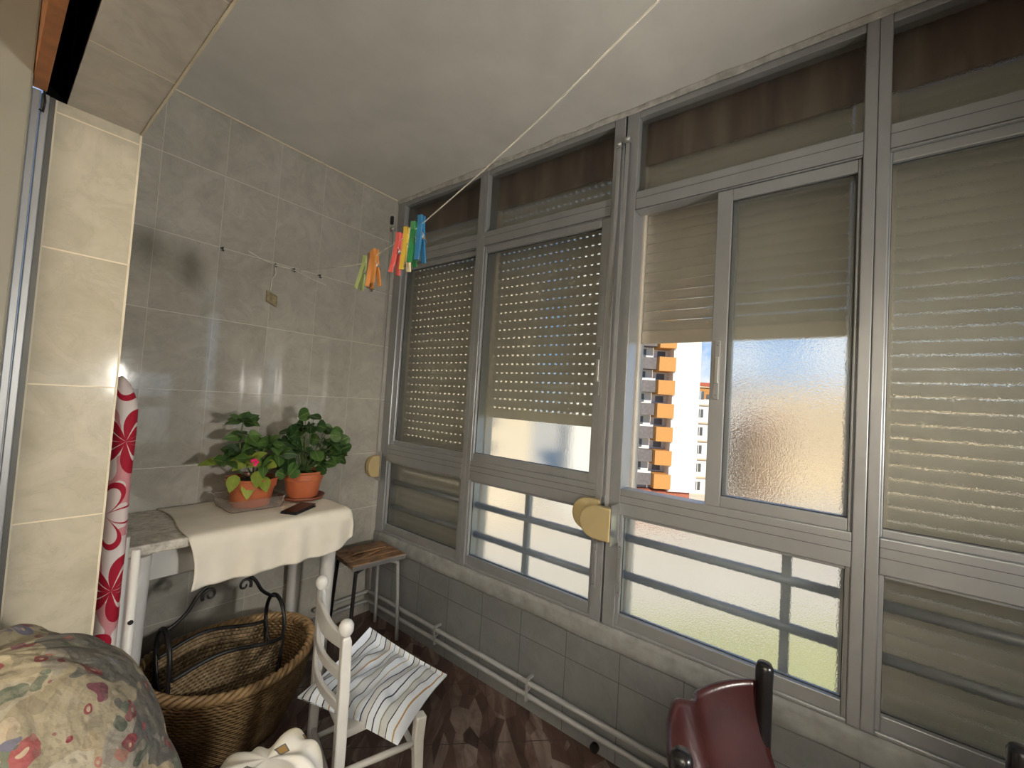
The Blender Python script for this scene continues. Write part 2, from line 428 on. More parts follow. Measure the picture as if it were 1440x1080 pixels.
# ------------------------------------------------------------------ roller shutters
def shutter(label, y0, y1, zbot, holes, xs=.118, tight=0, mdot=.032, hole=.0125, guides=True, box=True):
    t = thing('roller_shutter', (xs, (y0+y1)/2, zbot), label, 'shutter', 'roller shutters outside the balcony windows')
    c = MB(); p = .0445; z = zbot+.05; ztop = 2.31
    prof = [(.000, .0), (-.0014, .008), (-.002, .018), (-.0014, .030), (.0, .0375)]
    k = 0
    while z < ztop:
        op = holes and z > tight
        b = .0075 if op else .0011
        zz = z+b
        q = [(xs+dx, zz+dz) for dx, dz in prof]+[(xs+.008, zz+.0375), (xs+.008, zz)]
        c.prism([(a_, b_) for a_, b_ in q], 1, y0, y1)
        if op:
            y = y0+.004; w = mdot-hole
            while y < y1-.004:
                c.box(xs-.0006, xs+.0014, y, min(y+w, y1), z-.001, zz+.001); y += mdot
        z += p if op else p*.99-.004
    c.build('slat_curtain', m_shutter, t)
    bb = MB(); bb.box(xs-.006, xs+.010, y0, y1, zbot, zbot+.0495); o = bb.build('bottom_bar', m_guide, t, bevel=.003)
    for yy in (y0+(y1-y0)*.3, y0+(y1-y0)*.62):
        MB().tube([(xs-.0062, yy, zbot+.07), (xs-.0125, yy, zbot+.07)], .006, 10).build('stop_button', m_guide, t)
    if guides:
        for yy, sg in ((y0, -1), (y1, 1)):
            MB().box(xs-.024, xs+.03, min(yy+sg*.001, yy+sg*.024), max(yy+sg*.001, yy+sg*.024), .40, 2.33).build('guide_rail', m_guide, t, bevel=.003)
    if box:
        bx = MB(); bx.box(xs-.03, xs-.018, y0-.024, y1+.024, 2.30, ZC-.002); bx.box(xs-.018, xs+.1, y0-.024, y1+.024, 2.4, ZC-.002)
        bx.build('shutter_box', m_box, t)
    return t
shutter('perforated beige roller shutter lowered right down, next to the tiled back wall', -.700, -.060, .42, True, tight=.83, mdot=.037, hole=.0115)
shutter('perforated beige roller shutter stopped short above a bright frosted gap', -1.425, -.755, 1.215, True)
shutter('closed-slat roller shutter raised halfway above the open pane with city view', -2.195, -1.545, 1.572, False)
shutter('plain roller shutter fully lowered behind the rightmost window', -2.915, -2.30, .42, False)

es = thing('roller_shutter', (-.65, YE-.13, 1.40), 'beige roller shutter half lowered at the end window behind the viewer', 'shutter', 'roller shutters outside the balcony windows')
MB().box(-1.25, -.06, YE-.135, YE-.12, 1.40, 2.15).build('slat_curtain', m_shutter, es)
MB().box(-1.25, -.06, YE-.14, YE-.115, 1.36, 1.40).build('bottom_bar', m_guide, es, bevel=.003)
# ------------------------------------------------------------------ railing outside
def railing(y0, y1, z1, z0, yp, label):
    t = thing('balcony_railing', (.072, (y0+y1)/2, .47), label, 'railing', 'railing sections outside the lower panes')
    for z in (z0, z1): MB().tube([(.072, y0, z), (.072, y1, z)], .0155, 12).build('rail_bar', m_rail, t)
    for y in yp: MB().box(.062, .088, y-.013, y+.013, .40, z1+.22 if z1 > .77 else z1+.2).build('rail_post', m_rail, t, bevel=.002)
railing(-.689, -.072, .768, .622, (), 'grey railing bars outside the corner lower pane')
railing(-1.431, -.748, .768, .622, (-1.065,), 'grey railing with an upright, outside the lower pane left of the strap winders')
railing(-2.196, -1.517, .802, .658, (-2.065,), 'grey railing with an upright, outside the lower pane with the yellow-green glow')
railing(-2.909, -2.278, .802, .658, (), 'dim grey railing bars outside the rightmost lower pane')
tag(B(.092, .15, YE, 0, .405, .470).build('window_ledge', m_plaster), kind='structure')
tag(B(.15, .30, YE-.1, .3, -.15, -.02).build('balcony_edge', m_plaster), kind='structure')

# ------------------------------------------------------------------ strap winders
def winder(x, y0, y1, zc, xw, label, ztop, strap_y, strap_x, side='Y'):
    # D-shaped case: flat edge at the post, round edge towards the back wall (side Y) or into the room (side X)
    t = thing('strap_winder', (x, (y0+y1)/2, zc), label, 'shutter winder', 'shutter strap winders')
    h = .062; poly = []
    a0, a1 = (y0, y1) if side == 'Y' else (0, xw)
    L = a1-a0
    def pt(q, z): return (q, zc+z)
    prof = [(0, -h), (0, h)]
    for k in range(17):
        a = PI/2-PI*k/16; prof.append((L*.42+L*.58*max(0, math.cos(a))**.85, h*math.sin(a)*(1 if abs(math.sin(a)) > .99 else 1)))
    if side == 'Y':
        MB().prism([(y0+q, zc+z) for q, z in prof], 0, x, x+xw).build('case', m_beige_plastic, t, bevel=.005, seg=3)
        MB().box(x+.004, 0, y0-.004, y0-.0003, zc-.075, zc+.075).build('wall_plate', m_steel, t, bevel=.001)
    else:
        MB().prism([(x-q, zc+z) for q, z in prof], 1, y0, y1).build('case', m_beige_plastic, t, bevel=.005, seg=3)
        MB().box(x+.0003, x+.003, y0-.006, y1+.006, zc-.085, zc+.085).build('wall_plate', m_steel, t, bevel=.001)
    MB().bar([(strap_x, strap_y, zc+.060), (strap_x, strap_y, (zc+ztop)/2), (-.012 if side == 'Y' else strap_x, strap_y, ztop)], .0018, .014, (1, 0, 0)).build('strap', m_strap, t)
    g = MB(); g.box(-.018 if side == 'Y' else strap_x-.006, -.0005 if side == 'Y' else strap_x+.008, strap_y-.011, strap_y+.011, ztop-.012, ztop+.012)
    gd = g.build('strap_guide', m_steel, t, bevel=.002)
    MB().tube([((-.020 if side == 'Y' else strap_x-.008), strap_y-.009, ztop), ((-.020 if side == 'Y' else strap_x-.008), strap_y+.009, ztop)], .004, 8).build('roller', m_white, gd)
    return t
winder(-.036, -1.470, -1.352, .885, .032, 'beige strap winder on the window post, the half-hidden one on the left', 2.36, -1.462, -.016)
winder(-.070, -1.530, -1.405, .870, .032, 'beige strap winder on the window post, the front one of the pair', 2.37, -1.497, -.030)
winder(-.028, -.044, -.0065, .868, .075, 'beige strap winder alone in the corner beside the tiled back wall', 2.30, -.030, -.046, 'X')

# ------------------------------------------------------------------ pipes along the wall
pp = thing('heating_pipes', (-.03, -2, .1), 'pair of grey painted pipes running low along the window wall', 'pipe')
for z in (.135, .082):
    MB().tube([(-.36, -.030, z), (-.05, -.030, z), (-.034, -.036, z), (-.030, -.052, z), (-.030, YE+.005, z)], .0105, 10).build('pipe', m_pipe, pp)
for y in (-.62, -1.19, -1.9, -3):
    c = MB(); c.box(-.043, -.001, y-.006, y+.006, .066, .075); c.box(-.043, -.001, y-.006, y+.006, .104, .113); c.box(-.043, -.001, y-.006, y+.006, .147, .156)
    c.box(-.045, -.041, y-.006, y+.006, .066, .156)
    c.build('pipe_clip', m_pipe, pp, bevel=.001)
dr = MB(); dr.tube([(.0, -1.49, .022), (-.018, -1.49, .022)], .017, 14); dr.build
o = dr.build('drain_plug', m_iron, bevel=.002); tag(o, 'small black drain plug at the foot of the window wall', 'drain plug')

# ------------------------------------------------------------------ console table
TX0, TX1, TY0, TZ = -1.225, -.462, -.445, .775
ct = thing('console_table', (-.84, -.22, 0), 'white console table with a rough pale stone top against the tiled wall', 'table')
m_stone, nt, out = new_mat('pale_stone'); N = NT(nt); oc = N.pos()
n1 = N.noise(55, 4, oc); n2 = N.noise(9, 3, oc)
col = N.ramp(N.math('MULTIPLY_ADD', n1.outputs[0], .6, N.math('MULTIPLY', n2.outputs[0], .4)), [(.36, (.36, .33, .28)), (.5, (.56, .53, .46)), (.64, (.72, .69, .62))])
nt.links.new(N.pbsdf(col, .45, 0, N.bump(n1.outputs[0], .5, .004)).outputs[0], out.inputs[0])
MB().box(TX0, TX1, TY0, -.004, TZ-.034, TZ).build('tabletop', m_stone, ct, bevel=.006)
ap = MB(); ap.box(TX0+.06, TX1-.03, -.345, -.325, TZ-.155, TZ-.0345); ap.box(TX0+.06, TX0+.08, -.325, -.03, TZ-.155, TZ-.0345)
ap.box(TX1-.05, TX1-.03, -.325, -.03, TZ-.155, TZ-.0345); ap.build('apron', m_white_wood, ct, bevel=.002)
dw = MB(); dw.box(-1.00, -.60, -.372, -.346, TZ-.135, TZ-.038); dwo = dw.build('drawer', m_white_wood, ct, bevel=.003)
MB().lathe([(0, -.012), (.012, -.01), (.014, 0), (.012, .01), (0, .012)], 12, (-.8, -.384, TZ-.09)).build('knob', m_steel, dwo)
for (x, y) in ((-1.176, -.425), (-.478, -.335), (-1.175, -.05), (-.488, -.05)):
    MB().lathe([(.021, 0), (.024, .01), (.034, TZ-.16), (.036, TZ-.035)], 20, (x, y, 0)).build('leg', m_white_wood, ct)

# cloth on the table
m_linen, nt, out = new_mat('cream_linen'); N = NT(nt); oc = N.objc()
w1 = N.n('ShaderNodeTexWave', wave_type='BANDS', bands_direction='X'); w1.inputs['Scale'].default_value = 160; w1.inputs['Distortion'].default_value = 1
w2 = N.n('ShaderNodeTexWave', wave_type='BANDS', bands_direction='Z'); w2.inputs['Scale'].default_value = 160; w2.inputs['Distortion'].default_value = 1
for w in (w1, w2): nt.links.new(oc, w.inputs['Vector'])
h = N.math('ADD', w1.outputs[1], w2.outputs[1])
no = N.noise(7, 4, oc)
nt.links.new(N.pbsdf(N.ramp(no.outputs[0], [(.3, (.72, .67, .575)), (.7, (.83, .79, .70))]), .9, 0, N.bump(h, .15, .002), .2).outputs[0], out.inputs[0])
CX0, CX1 = -1.045, -.418
def runner(u, v):
    # u along X, v: 0 back edge on the table .. .62 front edge .. 1 hem of the hanging flap
    xe = CX0+.012*math.sin(v*9)
    x = xe+(CX1-xe)*u
    over = max(0, x-(TX1-.004))          # length past the table's end
    if v < .62:
        t = v/.62; y = -.018+(TY0-.005+.018)*t
        z = TZ+.004+.0035*hnoise(x*14, y*14)**2
        if t > .94: z -= .004*((t-.94)/.06)**2
        # slanted back-left corner
        if t < .9: x = x+(1-u)*(.06*(t)-.03)*0
    else:
        t = (v-.62)/.38
        hem = .176-.035*max(0, (u-.72)/.28)**1.5-.06*max(0, (u-.88)/.12)**2
        L = hem*t
        wv = .010*math.sin(x*34+1.3*math.sin(x*9))*t+.006*math.sin(x*71)*t
        y = TY0-.006-min(.012, L*.35)-wv*.8-.004
        z = TZ+.000-L
    if over > 0:
        a = min(over/.045, 1)
        drop = .5*over*over/.03 if over < .03 else .015+(over-.03)
        z -= drop*1.25
        x = TX1-.004+over*(1-.45*a)
        if v >= .62: y += .004*a
    return (x, y, z)
rn = MB(); rn.grid(runner, 70, 60)
tag(rn.build('table_runner', m_linen, solid=.003), 'cream linen cloth with a fringed hem draped over the table front', 'cloth')

# ------------------------------------------------------------------ potted plants
LN = V((-.22, -.62, .60)).normalized()   # leaves turn towards the light and the room
def leafmat(name, c0, c1):
    m, nt, out = new_mat(name); N = NT(nt); oc = N.objc(); uv = N.sep(N.uv())
    no = N.noise(22, 3, oc)
    col = N.ramp(no.outputs[0], [(.3, c0), (.7, c1)])
    mid = N.math('LESS_THAN', N.math('ABSOLUTE', N.math('SUBTRACT', uv[0], .5)), .035)
    col = N.mix(N.math('MULTIPLY', mid, .35), col, (.35, .45, .12))
    b = N.pbsdf(col, .42, 0, None, .4)
    t = N.n('ShaderNodeBsdfTranslucent'); nt.links.new(col, t.inputs[0])
    mx = N.n('ShaderNodeMixShader'); mx.inputs[0].default_value = .25
    nt.links.new(b.outputs[0], mx.inputs[1]); nt.links.new(t.outputs[0], mx.inputs[2]); nt.links.new(mx.outputs[0], out.inputs[0]); return m
m_leaf_a = leafmat('leaf_mid', (.05, .11, .025), (.10, .20, .05)); m_leaf_b = leafmat('leaf_yellow', (.19, .27, .035), (.34, .40, .07))
m_leaf_c = leafmat('leaf_dark', (.022, .06, .018), (.045, .105, .03))
m_stem = simple('green_stem', (.10, .15, .05), .5)
def leaf(mb, base, d, L, W, droop, mi, lobed=False, roll=0., cup=.15):
    L *= 1.18; W *= 1.2
    """base point, direction d (unit), length L, width W"""
    d = V(d).normalized(); sd = d.cross(LN)
    sd = sd.normalized() if sd.length > .05 else V((1, 0, 0))
    nrm = sd.cross(d).normalized()
    if roll: sd, nrm = sd*math.cos(roll)+nrm*math.sin(roll), nrm*math.cos(roll)-sd*math.sin(roll)
    def fn(u, v):
        a = (u-.5)*2
        if lobed:
            wv = math.sin(PI*min(1, v*.93+.05))**.55*(1+.13*math.sin(v*25))
        else:
            wv = math.sin(PI*v**.8)**.85*(1-.25*v)+.02
        p = V(base)+d*(L*v)+sd*(a*W*.5*wv)+nrm*(cup*abs(a)*W*.5*wv)
        if lobed: p += nrm*(.05*W*math.sin(a*7+v*6)*abs(a))
        p.z -= droop*L*v*v
        return p
    mb.grid(fn, 6, 8, mi)
def pot_plant(name, loc, label, rt_, rb_, h, kind, rnd):
    x, y, z = loc
    t = thing(name, loc, label, 'potted plant')
    pm = MB()
    pm.lathe([(rb_, 0), (rb_+.002, .004), (rb_+(rt_-rb_)*.62, h*.66), (rt_*.965, h*.68), (rt_*.97, h*.9), (rt_*1.03, h*.93), (rt_*1.04, h), (rt_*.96, h), (rt_*.93, h*.86), (.0, h*.86)], 36, loc)
    pt = pm.build('pot', m_terracotta, t)
    pt.data.polygons.foreach_set('use_smooth', [True]*len(pt.data.polygons))
    pt.modifiers.new('es', 'EDGE_SPLIT').split_angle = .6
    MB().lathe([(rt_*.94, h*.862), (rt_*.6, h*.885), (0, h*.89)], 24, loc).build('soil', m_soil, t)
    return t
R_ = random.Random(11)
# --- left: busy-lizzie with pale leaves and one pink flower
PL = V((-.765, -.175, TZ+.014))
p1 = pot_plant('potted_plant', PL, 'flowering plant with pale green pointed leaves and one pink bloom, in the left terracotta pot', .098, .072, .118, 'a', 1)
st = MB(); lf = MB(); top = PL+V((0, 0, .105))
camdir = (CAM-PL); camdir.z = 0; camdir.normalize(); cright = V((camdir.y*-1, camdir.x, 0))*1.0
cright = V((.788, -.615, 0)) if False else V((-camdir.y, camdir.x, 0))
# screen-left/right axis at the plant (to the right in the picture)
rightv = cright if cright.dot(rt) > 0 else -cright
def P(r, u, f=0.): return top+rightv*r*1.2+V((0, 0, u*1.32+.01))+camdir*f
stems = [((.0, .0), (-.045, .10), (-.042, .185)), ((.01, 0), (.02, .07), (.045, .13)), ((-.02, 0), (-.06, .04), (-.09, .055)), ((.02, 0), (.06, .05), (.085, .085)), ((0, .0), (0, .05), (-.01, .075))]
for a_, b_, c_ in stems:
    st.tube(catmull([P(*a_), P(*b_, .02), P(*c_, .03)], 5), [.0035]*11, 6)
def whorl(c, n, L, W, mis, el0, el1, seed, azs=None):
    rr = random.Random(seed)
    for k in range(n):
        az = 2*PI*k/n+rr.uniform(-.25, .25) if azs is None else azs[k]
        el = rr.uniform(el0, el1)
        d = rightv*math.cos(az)+camdir*math.sin(az)
        d = d*math.cos(el)+V((0, 0, math.sin(el)))
        leaf(lf, c+d*.008, d, L*rr.uniform(.8, 1.1), W*rr.uniform(.85, 1.1), rr.uniform(.1, .45), rr.choice(mis), roll=rr.uniform(-.6, .6))
whorl(P(-.045, .178, .02), 11, .062, .044, [2, 2, 0], -.1, .9, 1)
whorl(P(-.03, .14, .03), 8, .058, .042, [2, 0], -.4, .4, 2)
whorl(P(-.085, .055, .04), 8, .070, .042, [0, 1, 0], -.3, .6, 3)
whorl(P(.045, .115, .03), 8, .062, .042, [0, 0, 2], -.3, .8, 4)
whorl(P(.075, .075, .03), 8, .06, .044, [0, 0, 2], -.5, .6, 5)
whorl(P(-.015, .065, .05), 9, .06, .040, [1, 0, 1], -.6, .7, 6)
whorl(P(.0, .10, .0), 10, .065, .046, [0, 2], -.2, .8, 8); whorl(P(.06, .10, .0), 9, .062, .048, [0, 2], -.3, .8, 9); whorl(P(-.05, .085, .0), 9, .06, .046, [0, 2, 0], -.3, .8, 10); whorl(P(.03, .05, .04), 8, .056, .044, [0, 0, 1], -.5, .6, 12)
for r, u, el, az in ((-.05, .02, -.9, 1.9), (-.012, .0, -1.1, 1.5), (.03, .012, -.8, 1.2), (.015, .03, -.9, 1.6)):
    d = (rightv*math.cos(az)+camdir*math.sin(az))*math.cos(el)+V((0, 0, math.sin(el)))
    leaf(lf, P(r, u, .075), d, .062, .044, .1, 1)
st.build('stem', m_stem, p1); lf.build('foliage', [m_leaf_a, m_leaf_b, m_leaf_c], p1)
fl = MB(); fc = P(.002, .062, .105)
for k in range(5):
    a = 2*PI*k/5
    d = rightv*math.cos(a)+V((0, 0, math.sin(a)))+camdir*.35
    leaf(fl, fc, d, .016, .018, 0, 0)
fl.build('flower', simple('pink_petal', (.75, .02, .16), .5), p1)
# clear plastic tray under it
tr = MB()
TW, TD = .088, .083
def rr_(x, y, hw, hd, z, n=6, r=.02):
    pts = []
    for cx, cy, a0 in ((hw-r, hd-r, 0), (-hw+r, hd-r, PI/2), (-hw+r, -hd+r, PI), (hw-r, -hd+r, 1.5*PI)):
        for k in range(n): a = a0+PI/2*k/(n-1); pts.append(V((x+cx+r*math.cos(a), y+cy+r*math.sin(a), z)))
    return pts
def loops(mb, L, mi=0, sm=False, capend=True):
    b = len(mb.v); n = len(L[0])
    for l in L: mb.v += l
    for i in range(len(L)-1):
        for k in range(n):
            k2 = (k+1) % n; mb.face((b+i*n+k, b+i*n+k2, b+(i+1)*n+k2, b+(i+1)*n+k), mi, sm)
    if capend:
        mb.face([b+k for k in range(n)][::-1], mi); e = b+(len(L)-1)*n; mb.face([e+k for k in range(n)], mi)
tx, ty, tz = PL.x-.006, PL.y-.004, TZ+.0105
loops(tr, [rr_(tx, ty, .10, .098, tz), rr_(tx, ty, .112, .108, tz+.045), rr_(tx, ty, .118, .114, tz+.046), rr_(tx, ty, .118, .114, tz+.049),
           rr_(tx, ty, .108, .104, tz+.047), rr_(tx, ty, .098, .095, tz+.0025)])
tag(tr.build('plant_tray', m_clear), 'clear plastic rectangular tray holding the left plant pot', 'tray')
# --- right: geranium with dark lobed leaves
PR = V((-.545, -.180, TZ+.020))
p2 = pot_plant('potted_plant', PR, 'bushy geranium with dark green lobed leaves in the right terracotta pot', .090, .066, .122, 'b', 2)
top = PR+V((0, 0, .11))
st = MB(); lf = MB(); rr = random.Random(5)
cl = []
for k in range(60):
    a = rr.uniform(0, 2*PI); q = rr.uniform(.05, 1)**.55
    r = .125*q*math.cos(a)+.012; u = .085+.085*q*math.sin(a); f = rr.uniform(-.04, .07)
    cl.append((r, u, f))
cl += [(-.01, .205, .0), (.02, .195, .01), (.10, .14, .02), (.125, .075, .0), (.105, .05, .03), (-.07, .10, .03), (-.06, .045, .06), (-.035, .02, .085), (-.075, .0, .085)]
for r, u, f in cl:
    b0 = P(r*.15, 0, f*.2); e = P(r, u, f)
    st.tube(catmull([b0, (b0+e)/2+V((0, 0, .015)), e], 3), .0018, 5)
    az = math.atan2(f+.03, r); el = rr.uniform(-.5, .6)
    d = (rightv*math.cos(az+rr.uniform(-.7, .7))+camdir*math.sin(az+rr.uniform(-.7, .7)))*math.cos(el)+V((0, 0, math.sin(el)))
    leaf(lf, e-d*.02, d, rr.uniform(.042, .06), rr.uniform(.046, .064), rr.uniform(0, .4), rr.choice([0, 1, 1, 1]) if u > .05 else rr.choice([0, 0, 1]), True, rr.uniform(-.9, .9))
st.build('stem', m_stem, p2); lf.build('foliage', [m_leaf_a, m_leaf_c], p2)
sa = MB(); sa.lathe([(.075, 0), (.092, .004), (.100, .017), (.096, .0175), (.086, .008), (0, .0065)], 32, (PR.x, PR.y, TZ+.0095))
tag(sa.build('plant_saucer', m_terra_dark), 'round dark terracotta saucer under the right plant pot', 'saucer')
# black wallet in front of the saucer
wa = thing('wallet', (-.645, -.36, TZ+.006), 'flat black wallet lying on the cloth before the right pot', 'wallet')
Mw = Matrix.Translation(V((-.645, -.365, TZ+.006))) @ Matrix.Rotation(math.radians(32), 4, 'Z')
MB().box(-.072, .072, -.036, .036, 0, .007, 0, Mw).build('cover', m_wallet, wa, bevel=.003, seg=3)
Mw2 = Mw @ Matrix.Translation(V((0, 0, .0075))) @ Matrix.Rotation(math.radians(-2), 4, 'Y')
MB().box(-.070, .071, -.035, .035, 0, .006, 0, Mw2).build('flap', m_wallet, wa, bevel=.003, seg=3)

# ------------------------------------------------------------------ wicker
def wicker(name, c0, c1, su, sv, col_axis='UV'):
    m, nt, out = new_mat(name); N = NT(nt); uv = N.sep(N.uv())
    U = N.math('MULTIPLY', uv[0], su); Vv = N.math('MULTIPLY', uv[1], sv)
    row = N.math('FLOOR', Vv)
    ph = N.math('MULTIPLY', N.math('MODULO', row, 2), PI)
    s1 = N.math('SINE', N.math('ADD', N.math('MULTIPLY', U, PI), ph))
    rnd = N.math('ABSOLUTE', N.math('SINE', N.math('MULTIPLY', N.math('FRACT', Vv), PI)))
    h = N.math('MULTIPLY', N.math('MULTIPLY_ADD', s1, .5, .5), rnd)
    no = N.noise(40, 3, N.objc())
    col = N.ramp(N.math('MULTIPLY_ADD', no.outputs[0], .9, N.math('MULTIPLY', row, .0)), [(.25, c0), (.65, c1)])
    col = N.mix(N.math('LESS_THAN', rnd, .3), col, tuple(c*.35 for c in c0))
    nt.links.new(N.pbsdf(col, .6, 0, N.bump(h, 1, .006), .3).outputs[0], out.inputs[0]); return m
m_wick = wicker('wicker', (.16, .095, .04), (.36, .235, .11), 130, 26)
m_wick_p = wicker('wicker_panel', (.17, .11, .055), (.42, .31, .18), 46, 24)
m_wick_rim = simple('wicker_rim', (.33, .21, .10), .55, var=.35, vscale=45)
BC = V((-.862, -.380, 0)); BA = math.radians(-3)
bk = thing('wicker_basket', BC, 'large oval wicker basket on the floor under the console table', 'basket')
Mb = Matrix.Translation(BC) @ Matrix.Rotation(BA, 4, 'Z')
RA, RB, BH = .275, .248, .275
def bowl(u, v):
    a = 2*PI*u
    k = .70+.30*math.sin(v*PI/2)**1.1
    z = BH*v+.0+(.012*math.cos(2*a))*v
    q = 1+.006*math.cos(a*40)*(.3+v)
    return Mb @ V((RA*k*q*math.cos(a), RB*k*q*math.sin(a), z+.006))
bm_ = MB(); bm_.grid(bowl, 160, 26, wrapu=True); bo = bm_.build('bowl', m_wick, bk, solid=.012)
fb = MB(); fb.lathe([(0, .004), (.70, .004), (.70, .012), (0, .012)], 48, (0, 0, 0))
fb.v = [Mb @ V((p.x*RA, p.y*RB, p.z)) for p in fb.v]; fb.build('base', m_wick_rim, bk)
rim = MB()
for s_ in range(3):
    pts = []
    for k in range(240):
        a = 2*PI*k/240; tw = a*22+s_*2*PI/3
        rr2 = 1+.010*math.cos(tw)/.26
        pts.append(Mb @ V((RA*rr2*math.cos(a)*1.005, RB*rr2*math.sin(a)*1.005, BH+.008+.012*math.cos(2*a)+.010*math.sin(tw))))
    rim.tube(pts, .0085, 6, closed=True)
rim.build('rim', m_wick_rim, bk)

# magazine rack with iron loops standing in the basket
RC = V((-.906, -.412, .02)); RAng = math.radians(0)
mr = thing('magazine_rack', RC, 'wicker and black wrought iron magazine rack with scrolled handle inside the basket', 'magazine rack')
Mr = Matrix.Translation(RC) @ Matrix.Rotation(RAng, 4, 'Z')
RW = .172
for sgn in (-1, 1):
    def pan(u, v, sgn=sgn):
        x = -RW+2*RW*u
        ht = .312+.030*math.sin(PI*u)**1.5+.008*math.sin(2*PI*u)
        z = .0+ht*v
        y = sgn*(.022+.062*v+.010*math.sin(PI*u))
        return Mr @ V((x, y, z))
    pm = MB(); pm.grid(pan, 40, 20); po = pm.build('wicker_panel', m_wick_p, mr, solid=.009)
    e = MB(); e.tube([pan(k/30, 1.0) for k in range(31)], .0075, 7); e.build('panel_edge', m_iron, po)
iron = MB()
for sx_ in (-1, 1):
    pts = []
    for k in range(17):
        a = PI*k/16
        pts.append(Mr @ V((sx_*(RW+.006), .082*math.cos(a)*1.0, .352+.092*math.sin(a))))
    pts = [Mr @ V((sx_*(RW-.03), .050, .0))]+[Mr @ V((sx_*(RW+.002), .075, .2))]+pts+[Mr @ V((sx_*(RW+.002), -.075, .2)), Mr @ V((sx_*(RW-.03), -.050, .0))]
    lp = MB(); lp.tube(pts, .0075, 8); lp.build('end_loop', m_iron, mr)
    cr = MB(); cr.tube(catmull([Mr @ V((sx_*(RW+.006), .080, .34)), Mr @ V((sx_*(RW+.004), .03, .25)), Mr @ V((sx_*(RW+.004), -.03, .24)), Mr @ V((sx_*(RW+.006), -.080, .28))], 5), .005, 7)
    cr.build('cross_bar', m_iron, mr)
hd = MB()
for sx_ in (-1, 1):
    path = [(sx_*(RW+.004), .442), (sx_*.150, .455), (sx_*.118, .485), (sx_*.092, .530), (sx_*.058, .560), (0, .570)]
    hd.tube(catmull([Mr @ V((x, 0, z)) for x, z in path], 6), .0062, 8)
    sc = []
    for k in range(22):
        a = -.5+k*.33; r = .030-.0011*k
        sc.append(Mr @ V((sx_*(.068)+sx_*r*math.cos(a)*.8-sx_*.012, 0, .522+r*math.sin(a)*.9)))
    hd.tube(sc, [.0058-.00012*k for k in range(22)], 7)
hd.build('handle', m_iron, mr)

# ------------------------------------------------------------------ corner stool
SC = V((-.192, -.235, 0))
so = thing('stool', SC, 'small stool with worn brown wooden top and grey metal legs in the corner', 'stool')
m_stoolwood = simple('worn_wood', (.23, .13, .07), .6, var=.5, vscale=22, bump=.4)
Ms = Matrix.Translation(SC) @ Matrix.Rotation(math.radians(-6), 4, 'Z')
sp = MB(); SH = .455
for k in range(4): sp.box(-.145, .145, -.125+k*.0635, -.125+k*.0635+.058, SH-.022, SH, 0, Ms)
sp.build('seat', m_stoolwood, so, bevel=.003)
sb_ = MB()
sb_.box(-.148, .148, -.13, -.126, SH-.026, SH-.004, 0, Ms); sb_.build('seat_trim', m_steel, so, bevel=.001)
for ax in (-1, 1):
    for ay in (-1, 1):
        l = MB(); l.tube(catmull([Ms @ V((ax*.075, ay*.10, SH-.032)), Ms @ V((ax*.108, ay*.102, SH-.045)), Ms @ V((ax*.118, ay*.104, SH-.08)), Ms @ V((ax*.135, ay*.118, .0))], 5), .0095, 9)
        l.build('leg', m_pipe if ax > 0 else m_iron, so)
# newspaper-like slat bundle on the stool
pk = thing('wooden_slats', (SC.x-.02, SC.y, SH), 'few loose thin wooden slats lying on the corner stool', 'wood')
for k, (dx, dy, a) in enumerate(((-.03, -.02, .25), (-.01, .03, .15), (.0, .0, -.1))):
    Mk = Matrix.Translation(V((SC.x+dx, SC.y+dy, SH+.001+.0065*k))) @ Matrix.Rotation(a, 4, 'Z')
    MB().box(-.09, .09, -.02, .02, 0, .006, 0, Mk).build('slat', m_stoolwood, pk, bevel=.001)

# ------------------------------------------------------------------ ladder-back chair
cF, cN = V((-.750, -.800, 0)), V((-.842, -1.110, 0))
sv = (cN-cF).normalized(); dv_ = V((-sv.y, sv.x, 0)); dv_ = dv_ if dv_.x > 0 else -dv_
ch = thing('dining_chair', (cF+cN)/2+dv_*.16, 'white painted ladder-back chair with a striped cushion by the window wall', 'chair')
SZ = .325; PH = .668
for c0 in (cF, cN):
    pts = [c0+dv_*.0+V((0, 0, z))-dv_*(.0 if z > .3 else .0) for z in (0, .2, SZ, .48, PH-.06)]
    pts = [p-dv_*(.006*((p.z-.33)/.34)**2 if p.z > .33 else 0) for p in pts]
    q = MB(); q.bar(pts+[c0-dv_*.006+V((0, 0, PH-.045))], [.030, .031, .033, .032, .030, .026], [.026, .028, .030, .029, .027, .022], sv)
    q.lathe([(0, -.024), (.014, -.021), (.0205, -.008), (.0205, .006), (.014, .019), (0, .023)], 14, c0-dv_*.006+V((0, 0, PH-.022)), sx=1, sy=1)
    q.build('rear_post', m_white_wood, ch, bevel=.005, seg=3)
fw = .022
front = []
for c0, sg in ((cF, -1), (cN, 1)):
    tp = c0+dv_*(.235 if sg > 0 else .245)+sv*sg*(.010 if sg > 0 else .03)+V((0, 0, SZ)); front.append(tp)
    q = MB(); q.bar([V((tp.x, tp.y, SZ)), V((tp.x, tp.y, .25))-dv_*.004, V((tp.x, tp.y, .1))+dv_*.006, V((tp.x, tp.y, 0))+dv_*.034], [.032, .030, .026, .028], [.032, .03, .026, .028], sv)
    q.build('front_leg', m_white_wood, ch, bevel=.004, seg=3)
def rung(z, h, amp, wavy):
    q = MB(); pts = []; hs = []
    for k in range(17):
        t = k/16; p = cF.lerp(cN, t)-dv_*(.006+amp*math.sin(PI*t))
        crest = (.018*math.exp(-((t-.5)/.2)**2)) if wavy else 0
        pts.append(p+V((0, 0, z-.006*math.sin(PI*t)+crest*.5))); hs.append(h+crest+.012*math.sin(PI*t)*wavy)
    q.bar(pts, hs, .013, (0, 0, 1), sm=False); q.build('back_rung', m_white_wood, ch, bevel=.004, seg=3)
